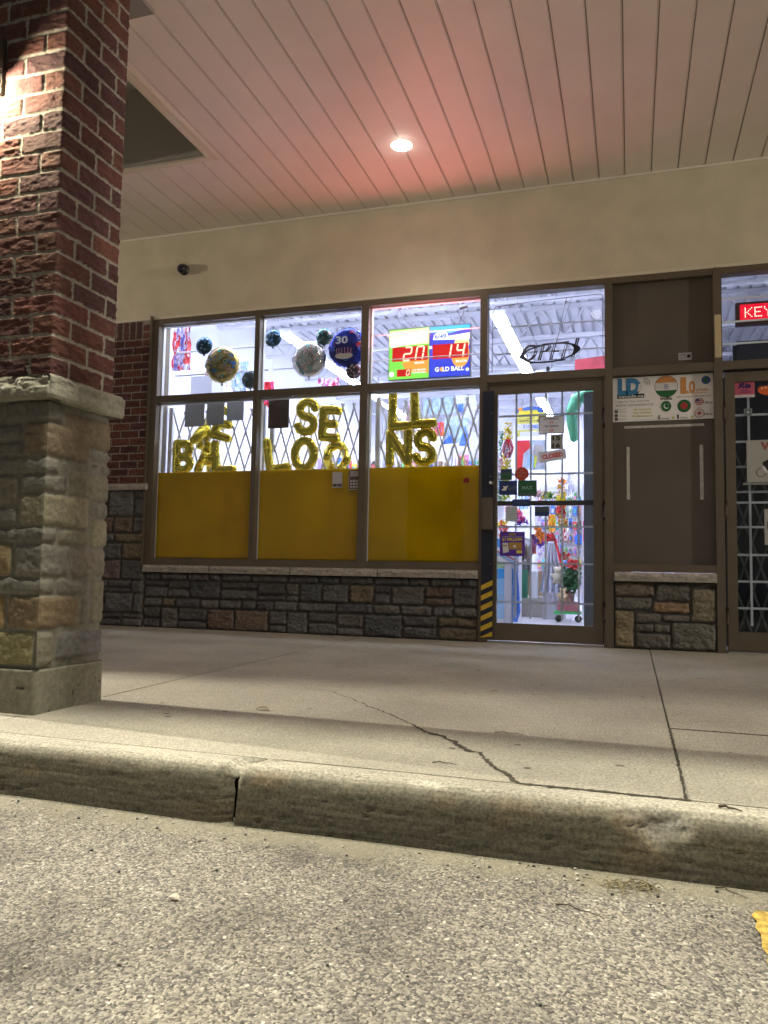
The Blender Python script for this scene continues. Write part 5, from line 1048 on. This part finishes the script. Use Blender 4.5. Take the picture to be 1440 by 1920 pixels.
# ice chest with blue wave panel
e = empty('display_freezer', (-.1, 1.2, 0)); tag(e, 'blue and white display freezer with a wave print, bottom left behind the glass door', 'freezer')
MB().box(-.5, .22, .01, .55, .03, .80, ch=.01).build('cabinet', WHITE, e); fz = lambda n, pts, y, m: MB().poly(pts, y, 0, .002).build(n, m, e)
fz('blue_panel', [(-.5, .34), (.21, .34), (.21, .60), (-.5, .60)], .006, cm('wave_blue', (.05, .34, .78)))
fz('lower_panel', [(-.5, .12), (.21, .12), (.21, .335), (-.5, .335)], .006, cm('wave_pale', (.38, .62, .85)))
fz('wave_print', arc(.10, .34, .13, .17, 0, 180, 16), .003, cm('wave_light', (.30, .60, .88))); fz('green_print', [(-.5, .605), (.2, .605), (.2, .68), (-.1, .76), (-.5, .79)], .006, cm('wave_green', (.30, .45, .25), var=.4, vs=20))
b = MB(); P1 = [(-.5+.76*t, .98-.22*t*t) for t in np.linspace(0, 1, 12)]
def band(n, o1, o2, m): Q = [(x, z+o1) for x, z in P1]+[(x, z+o2) for x, z in reversed(P1)]; fz(n, Q, .002, m)
band('header_blue', -.055, .03, cm('wave_blue')); band('header_white', -.09, -.058, WHITE); band('header_red', -.105, -.092, RED); band('header_blue', -.135, -.108, LBL); band('header_white', -.19, -.14, WHITE)
fb = MB().box(.13, .20, -.04, -.02, .04, .66, ch=.003).build('side_board', cm('board_white', (.62, .62, .68)), e); MB().tube([(.235, -.03, .10), (.255, -.03, .2), (.245, -.03, .45), (.235, -.03, .70)], [.02, .03, .022, .012], 8).build('blue_edge', BLUE, e)
# paper bags, garment, pedestal
for i, (x, y, z, h_) in enumerate(((-.02, 3.9, .26, .30), (.07, 4.1, .26, .33), (-.13, 4.2, .26, .27))):
    e = empty('paper_bag', (x, y, z)); MB().box(-.055, .055, 0, .05, 0, h_, ch=.004).build('body', KRA, e); MB().tube([(-.02, .02, h_), (-.015, .02, h_+.04), (.015, .02, h_+.04), (.02, .02, h_)], .003, 6).build('handle', KRA, e); tag(e, 'brown paper bag on the low plinth beyond the glass door, %s of three' % ('middle', 'rightmost', 'leftmost')[i], 'paper bag', 'paper bags beyond the glass door')
o = MB().box(-.2, .14, 3.8, 4.4, .005, .25, ch=.01).build('plinth', cm('plinth_cream', (.5, .47, .42)), None); tag(o, 'low cream plinth under the paper bags', 'plinth')
e = empty('hanging_robe', (.27, 3.35, .95)); u = np.linspace(0, 1, 40); v = np.linspace(0, 1, 24); U_, V_ = np.meshgrid(u, v); wd = .05+.10*V_
P = np.stack([(U_-.5)*2*wd, .05*np.sin(U_*25)*V_, -V_*.62], -1); o = sheet('cloth', P, None, mat('robe_white', (.60, .63, .75), .7), e); q = o.modifiers.new('s', 'SOLIDIFY'); q.thickness = .006
MB().tube([(.04, -.04, .0), (.075, -.05, -.12), (.12, -.05, -.3)], .014, 6).build('red_trim', RED, e); MB().tube([(-.06, 0, -.01), (0, 0, .03), (.06, 0, -.01)], .006, 6).build('clothes_hanger', BLACK, e); tag(e, 'white robe with red trim hanging beyond the glass door', 'garment')
o = MB().box(.14, .40, 3.5, 3.8, .005, .44, ch=.006).build('pedestal', cm('pedestal_white', (.6, .58, .62)), None); tag(o, 'white box pedestal under the hanging robe', 'pedestal')
for i, (x, y, z) in enumerate(((-.05, 3.2, .60), (.06, 3.3, .58))):
    o = MB().box(x-.04, x+.04, y, y+.1, .26, z, ch=.004).build('green_folder', [cm('green_dark', (.03, .2, .1)), LGREY][i], None); tag(o, 'upright %s folder left of the white robe' % ('dark green', 'light grey')[i], 'folder')
# flowers: clusters of petals
def petals(name, pts, r, mts, label, cat='flowers', n=60, size=.028, seed=1, parent=None):
    rd = random.Random(seed); b = MB()
    for i in range(n):
        t = rd.random()*(len(pts)-1); k = int(t); f = t-k; p = [pts[k][j]+(pts[min(k+1, len(pts)-1)][j]-pts[k][j])*f for j in range(3)]
        th = rd.uniform(0, 6.28); q = r*math.sqrt(rd.random()); c = Vector((p[0]+q*math.cos(th), p[1]+q*math.sin(th)*.8, p[2]+rd.uniform(-r, r)*.5))
        a = Vector((rd.gauss(0, 1), rd.gauss(0, 1), rd.gauss(0, 1))).normalized(); bb = a.cross(Vector((rd.gauss(0, 1), rd.gauss(0, 1), rd.gauss(0, 1)))).normalized(); s_ = size*rd.uniform(.6, 1.3); nrm = a.cross(bb)*s_*.3
        mi = min(len(mts)-1, int(t/(len(pts)-1)*len(mts)*.8+rd.random()*.2*len(mts)+.0*k))
        b.add([c-a*s_, c+bb*s_*.5+nrm, c+a*s_, c-bb*s_*.5+nrm, c-nrm*.8], [(0, 4, 1), (1, 4, 2), (2, 4, 3), (3, 4, 0)], mi)
    o = b.build(name, mts, parent); 
    if not parent: tag(o, label, cat, None)
    return o
petals('yellow_garland', [(.05, 1.2, 2.0), (.045, 1.2, 1.75), (.04, 1.2, 1.5), (.03, 1.2, 1.25)], .045, [YEL, YEL, cm('lime', (.55, .7, .03))], 'thick yellow tinsel garland hanging at the left edge behind the glass door', 'garland', 520, .018, 3)
crinkle('red_ribbon', .0, .12, 1.66, 1.84, 1.13, [RED, FOIL('silver', (.75, .75, .85)), RED], 'red ribbon tied round the yellow garland', 'ribbon', 14, .03, 20, .5)
petals('orange_garland', [(.46, 2.5, 1.62), (.455, 2.5, 1.4), (.45, 2.5, 1.25), (.47, 2.5, 1.08)], .05, [ORG, YEL, RED, YEL], 'orange, red and yellow flower garland hanging in the middle of the glass door', 'garland', 420, .02, 4)
petals('pink_garland', [(-.14, 2.6, 1.30), (-.05, 2.6, 1.22), (.03, 2.6, 1.12)], .07, [PNK, RED, PNK, PUR], 'magenta flower garland just below the push bar', 'garland', 300, .022, 5)
petals('rose_bunch', [(.1, 2.9, 1.50), (.22, 2.9, 1.47), (.30, 2.9, 1.46)], .07, [cm('rose_pale', (.8, .5, .55)), cm('goods_white'), YEL, GRN], 'bunch of pale pink and white flowers above the push bar', 'flowers', 220, .025, 6)
petals('green_garland', [(-.03, 1.3, 1.95), (-.045, 1.3, 1.6), (-.05, 1.3, 1.2)], .02, [GRN, cm('goods_white'), GRN], 'thin green and white garland at the very left behind the glass door', 'garland', 160, .016, 7)
petals('mixed_garland', [(-.12, 2.0, 1.12), (-.11, 2.0, .98), (-.1, 2.0, .85)], .05, [YEL, RED, ORG, cm('goods_lilac')], 'short yellow and red garland beside the ruled card', 'garland', 160, .022, 8)
petals('orange_bouquet', [(.13, 3.0, 1.10), (.16, 3.0, .98), (.17, 3.0, .88)], .035, [ORG, ORG, PUR], 'orange streamer hanging under the grey green sticker', 'streamer', 90, .035, 9)
# red flowers in a pot on a green cart
e = empty('plant_stand', (.48, 3.0, 0)); tag(e, 'green wheeled stand low behind the glass door, with red flowered plant above', 'stand')
MB().box(-.15, .15, -.1, .1, .10, .13, ch=.004).build('tray', cm('tray_green', (.05, .45, .12)), e); MB().box(-.11, .13, -.09, .09, .131, .24, ch=.004).build('crate', cm('crate_red', (.32, .10, .11)), e)
for sx in (-.1, .12): MB().tube([(sx, -.02, .045), (sx, .02, .045)], .04, 14).build('wheel', BLACK, e)
e = empty('poinsettia', (.5, 3.0, .24)); MB().tube([(0, 0, 0), (0, 0, .12)], [.05, .065], 14).build('pot', cm('pot_brown', (.2, .1, .07)), e)
petals('leaves', [(0, 0, .12), (.02, 0, .25), (.02, 0, .38)], .10, [cm('dark_leaf', (.03, .12, .04)), cm('dark_leaf2', (.06, .15, .06))], '', n=260, size=.035, seed=11, parent=e); petals('red_petals', [(.02, -.06, .42), (.05, -.06, .46), (.09, -.06, .40)], .05, [RED], '', n=90, size=.035, seed=12, parent=e)
tag(e, 'red poinsettia plant in a brown pot on the green stand', 'plant')
petals('red_bow', [(.22, 3.4, 1.02), (.26, 3.4, .95)], .06, [RED], 'large red bow above the white robe', 'bow', 120, .035, 13); petals('red_flower', [(.42, 3.2, .78), (.47, 3.2, .74)], .05, [RED, CRM], 'red flower above the poinsettia', 'flowers', 110, .03, 14)
def plush(x, y, z, s_, mt, label):
    b = MB()
    for dx, dz, r_ in ((0, 0, .075), (0, .09, .055), (-.05, .13, .022), (.05, .13, .022), (-.07, .02, .03), (.07, .02, .03), (-.04, -.07, .035), (.04, -.07, .035)): b.sphere((dx*s_, -.01*(dz > .05), dz*s_), (r_*s_, r_*s_*.9, r_*s_), 12, 8)
    o = remeshed(b, 'plush_toy', mt, vox=.008, wr=.003, seed=int(x*100)+50); o.location = (x, y, z); tag(o, label, 'soft toy'); return o
plush(.36, 3.1, .52, .85, CRM, 'cream soft toy left of the poinsettia leaves'); plush(.43, 2.95, .30, .7, cm('plush_tan', (.5, .36, .2)), 'tan soft toy at the foot of the poinsettia')
# posters hanging beyond the door
e = board('sale_poster', -.05, .27, 2.10, 2.37, 2.5, cm('poster_bright_yellow', (.72, .66, .12)), 'yellow and white hanging poster with a blue peak, high behind the glass door', 'poster')
MB().poly([(-.15, .135), (.155, .135), (.13, .19), (.0, .21), (-.15, .18)], -.001).build('blue_peak', cm('peak_blue', (.04, .12, .45)), e); MB().poly([(-.14, .10), (.11, .10), (.07, .165), (-.13, .16)], -.003).build('yellow_peak', YEL, e); MB().poly([(-.14, .165), (-.09, .165), (-.09, .20), (-.14, .195)], -.005).build('orange_mark', ORG, e)
text_obj('WHAT', 0, .063, -.001, .016, INK, e, w=.09, align='CENTER'); text_obj('HAPPENS HERE', 0, .03, -.001, .026, cm('ink_brown', (.12, .1, .03)), e, w=.27, bold=.02, align='CENTER')
MB().box(-.15, .155, -.0022, -.0004, -.06, .01).build('white_strip', PAP, e); text_obj('3 112,082', 0, -.04, -.003, .034, BLUE, e, w=.17, bold=.03, align='CENTER'); MB().box(-.12, .155, -.0022, -.0004, -.135, -.08).build('white_strip', PAP, e)
e = board('picture_poster', -.05, .27, 1.72, 2.06, 2.52, cm('poster_greyblue', (.45, .5, .6), var=.2, vs=9), 'hanging picture poster with a red band at its left, behind the octagonal sticker', 'poster')
MB().poly([(-.16, -.17), (-.10, -.17), (-.08, .02), (.0, .09), (-.02, .17), (-.16, .17)], -.001).build('red_band', RED, e); MB().poly([(.0, -.05), (.08, -.10), (.15, -.02), (.14, .10), (.05, .12)], -.002).build('grey_shape', cm('poster_greige', (.42, .38, .36)), e); MB().poly([(-.05, -.14), (.05, -.16), (.02, .0), (-.03, .02)], -.003).build('blue_shape', LBL, e); MB().poly([(.03, -.15), (.05, -.15), (.07, -.02), (.05, .0)], -.004).build('lime_shape', cm('lime'), e)
o = MB().poly([(.53, 3.04), (.92, 3.04), (.92, 3.25), (.53, 3.22)], 3.5, 0, .01).build('red_banner', cm('banner_red', (.55, .06, .08), var=.2, vs=6), None); tag(o, 'red banner hanging at the right end of the transom over the door', 'banner')
# long green foil balloon
b = MB()
for i in range(26):
    t = i/25; p = (.80-.30*t-.04*math.sin(t*3.1)+.17*max(0, t-.55)*1.6, 2.0, 2.46-.18*t-.46*max(0, t-.35)); rr = .075*(1-.55*abs(t-.35))
    b.sphere(p, (rr, rr*.6, rr), 12, 8)
o = remeshed(b, 'long_balloon', mat('green_foil', (.10, .36, .20), .22, .4, bump=.3, bs=14), vox=.009, wr=.004, seed=9); tag(o, 'long shiny green foil balloon at upper right behind the glass door', 'foil balloon')
o = MB().box(.815, .905, .26, .33, .005, 2.06, ch=.004).build('gate_post', mat('post_blue_grey', (.22, .25, .31), .45, .4, var=.15, vs=6), None); tag(o, 'tall blue grey steel post just behind the right edge of the glass door', 'post')
shelf(.62, 1.2, 3.6, 3.9, (.2, .5, .8, 1.1, 1.4), 1.65, 'narrow white shelf at the right behind the glass door')
for z, sd in ((.2, 1), (.5, 2), (.8, 3), (1.1, 4), (1.4, 5)): packs(.64, 1.18, 3.62, z, 9, .22, 'small pack on the narrow white shelf at the right of the glass door', 'packs on the narrow shelf', 300+sd, .06)

# ================================================================ LITTER OUTSIDE
TW = mat('twig_brown', (.06, .045, .03), .9); LF = mat('dry_leaf_tan', (.28, .22, .12), .8); STR = mat('dry_straw', (.17, .14, .07), .8)
def gz(x, y): return 0.0 if y > -4.2 else float(roadz(np.array([x]), np.array([y]))[0])
def twig(x, y, L_, a, label, r=.0014):
    z = gz(x, y)+r+.001; pts = [(x+L_*t*math.cos(a)+.004*math.sin(t*7), y+L_*t*math.sin(a)+.006*math.sin(t*5), z+.003*math.sin(t*6)**2) for t in (0, .25, .5, .75, 1)]
    o = MB().tube(pts, [r*1.2, r, r*.9, r*.8, r*.4], 6).build('twig', TW, None); tag(o, label, 'twig', 'twigs on the ground')
def leaf(x, y, a, s_, label, m=None):
    z = gz(x, y)+.003; P = []; n = 7; b = MB()
    for i in range(n):
        t = i/(n-1); w = s_*.35*math.sin(math.pi*(.08+.9*t))
        for k in (-1, 0, 1): q = (s_*t, k*w, .25*w*abs(k)+.006*math.sin(t*3)); P.append((x+q[0]*math.cos(a)-q[1]*math.sin(a), y+q[0]*math.sin(a)+q[1]*math.cos(a), z+q[2]))
    b.add(P, [(3*i+k, 3*i+k+1, 3*i+k+4, 3*i+k+3) for i in range(n-1) for k in (0, 1)]); o = b.build('dry_leaf', m or LF, None); tag(o, label, 'leaf', 'dry leaves on the ground')
twig(1.02, -4.50, .10, -.25, 'long thin dark twig on the asphalt below the straw tuft'); twig(1.36, -4.28, .07, -.5, 'short bent twig on the asphalt near the yellow paint'); twig(1.38, -4.17, .05, -.3, 'short dark twig lying on the curb top at right', .003)
twig(.62, -4.0, .07, .1, 'short straight twig on the sidewalk in front of the long crack'); twig(.72, -3.5, .10, .05, 'thin twig on the sidewalk right of the long crack', .0015)
leaf(-.25, -3.42, .15, .055, 'dry tan leaf on the sidewalk right of the column shadow'); leaf(.22, -4.75, 0, .03, 'small pale leaf on the asphalt below the curb joint', mat('pale_leaf', (.5, .47, .38), .8)); leaf(.55, -2.6, .4, .04, 'small curled leaf in the middle of the sidewalk')
b = MB(); rd = random.Random(8)
for i in range(34):
    a = rd.uniform(0, 3.14); x, y = 1.17+rd.gauss(0, .035), -4.36+rd.gauss(0, .018); z = gz(x, y)+.004; L_ = rd.uniform(.02, .06); b.tube([(x, y, z), (x+L_*.5*math.cos(a), y+L_*.5*math.sin(a), z+rd.uniform(.004, .015)), (x+L_*math.cos(a), y+L_*math.sin(a), z)], .0012, 4)
o = b.build('dead_grass', STR, None); tag(o, 'tuft of dead straw coloured grass on the asphalt below the curb chip', 'dead grass', kind='stuff')
b = MB(); rd = random.Random(9)
for i in range(260):
    x = rd.uniform(-1.2, 2.0); y = rd.choice([rd.uniform(-5.6, -4.3), rd.uniform(-4.42, -4.27)]); r_0 = rd.uniform(.0018, .0045); b.sphere((x, y, gz(x, y)+r_0*.6), (r_0*1.2, r_0, r_0*.7), 6, 4, mi=rd.randrange(3))
o = b.build('loose_gravel', [cm('grit_light', (.45, .43, .36)), cm('grit_dark', (.05, .05, .05)), cm('grit_mid', (.2, .18, .15))], None); tag(o, 'loose grit scattered over the asphalt', 'gravel', kind='stuff')
b = MB(); rd = random.Random(10)
for i in range(34):
    x, y = rd.uniform(-.8, 1.9), rd.uniform(-4.05, -.6); r_0 = rd.uniform(.006, .016); n = 10; ph = [rd.uniform(.7, 1.2) for _ in range(n)]
    b.add([(x+r_0*ph[k]*math.cos(2*math.pi*k/n), y+r_0*ph[k]*math.sin(2*math.pi*k/n)*.8, .0012) for k in range(n)], [tuple(range(n))])
o = b.build('sidewalk_stain', mat('gum_stain', (.11, .10, .085), .8), None); tag(o, kind='structure')

# more stock hanging in the aisle beyond the door
for i, (x0, x1, z0, z1, y, mts, lab) in enumerate((
    (-.28, -.12, 1.42, 1.72, 4.3, [LBL, WHITE, PUR], 'pale blue and purple wrapped goods hanging left of the octagonal sticker'),
    (.0, .12, 1.30, 1.60, 4.6, [WHITE, FOIL('clear', (.65, .7, .8)), PNK], 'clear wrapped bundle hanging below the picture poster'),
    (.30, .44, 1.62, 1.95, 4.8, [FOIL('silver', (.75, .75, .85)), WHITE, LGREY], 'silver wrapped bundle hanging below the CLOSED sign'),
    (.55, .68, 1.5, 1.9, 5.0, [WHITE, LGREY, LBL], 'grey and white wrapped goods hanging beside the long green balloon'),
    (.12, .22, 1.12, 1.36, 4.4, [YEL, ORG, WHITE], 'yellow and orange packet hanging below the push bar'),
    (-.02, .06, .80, 1.05, 3.6, [PUR, ORG, LBL], 'purple and orange streamers hanging above the green folder'),
    (.62, .72, .95, 1.25, 3.5, [PNK, WHITE, CRM], 'pink and cream packet hanging at the right end of the slatted wall'),
    (.25, .36, 1.02, 1.24, 4.9, [RED, WHITE, GRN], 'red, white and green packet hanging over the white robe'))):
    crinkle('hanging_goods', x0, x1, z0, z1, y, mts, lab, 'hanging goods', 30+i, .04, 24, .25)
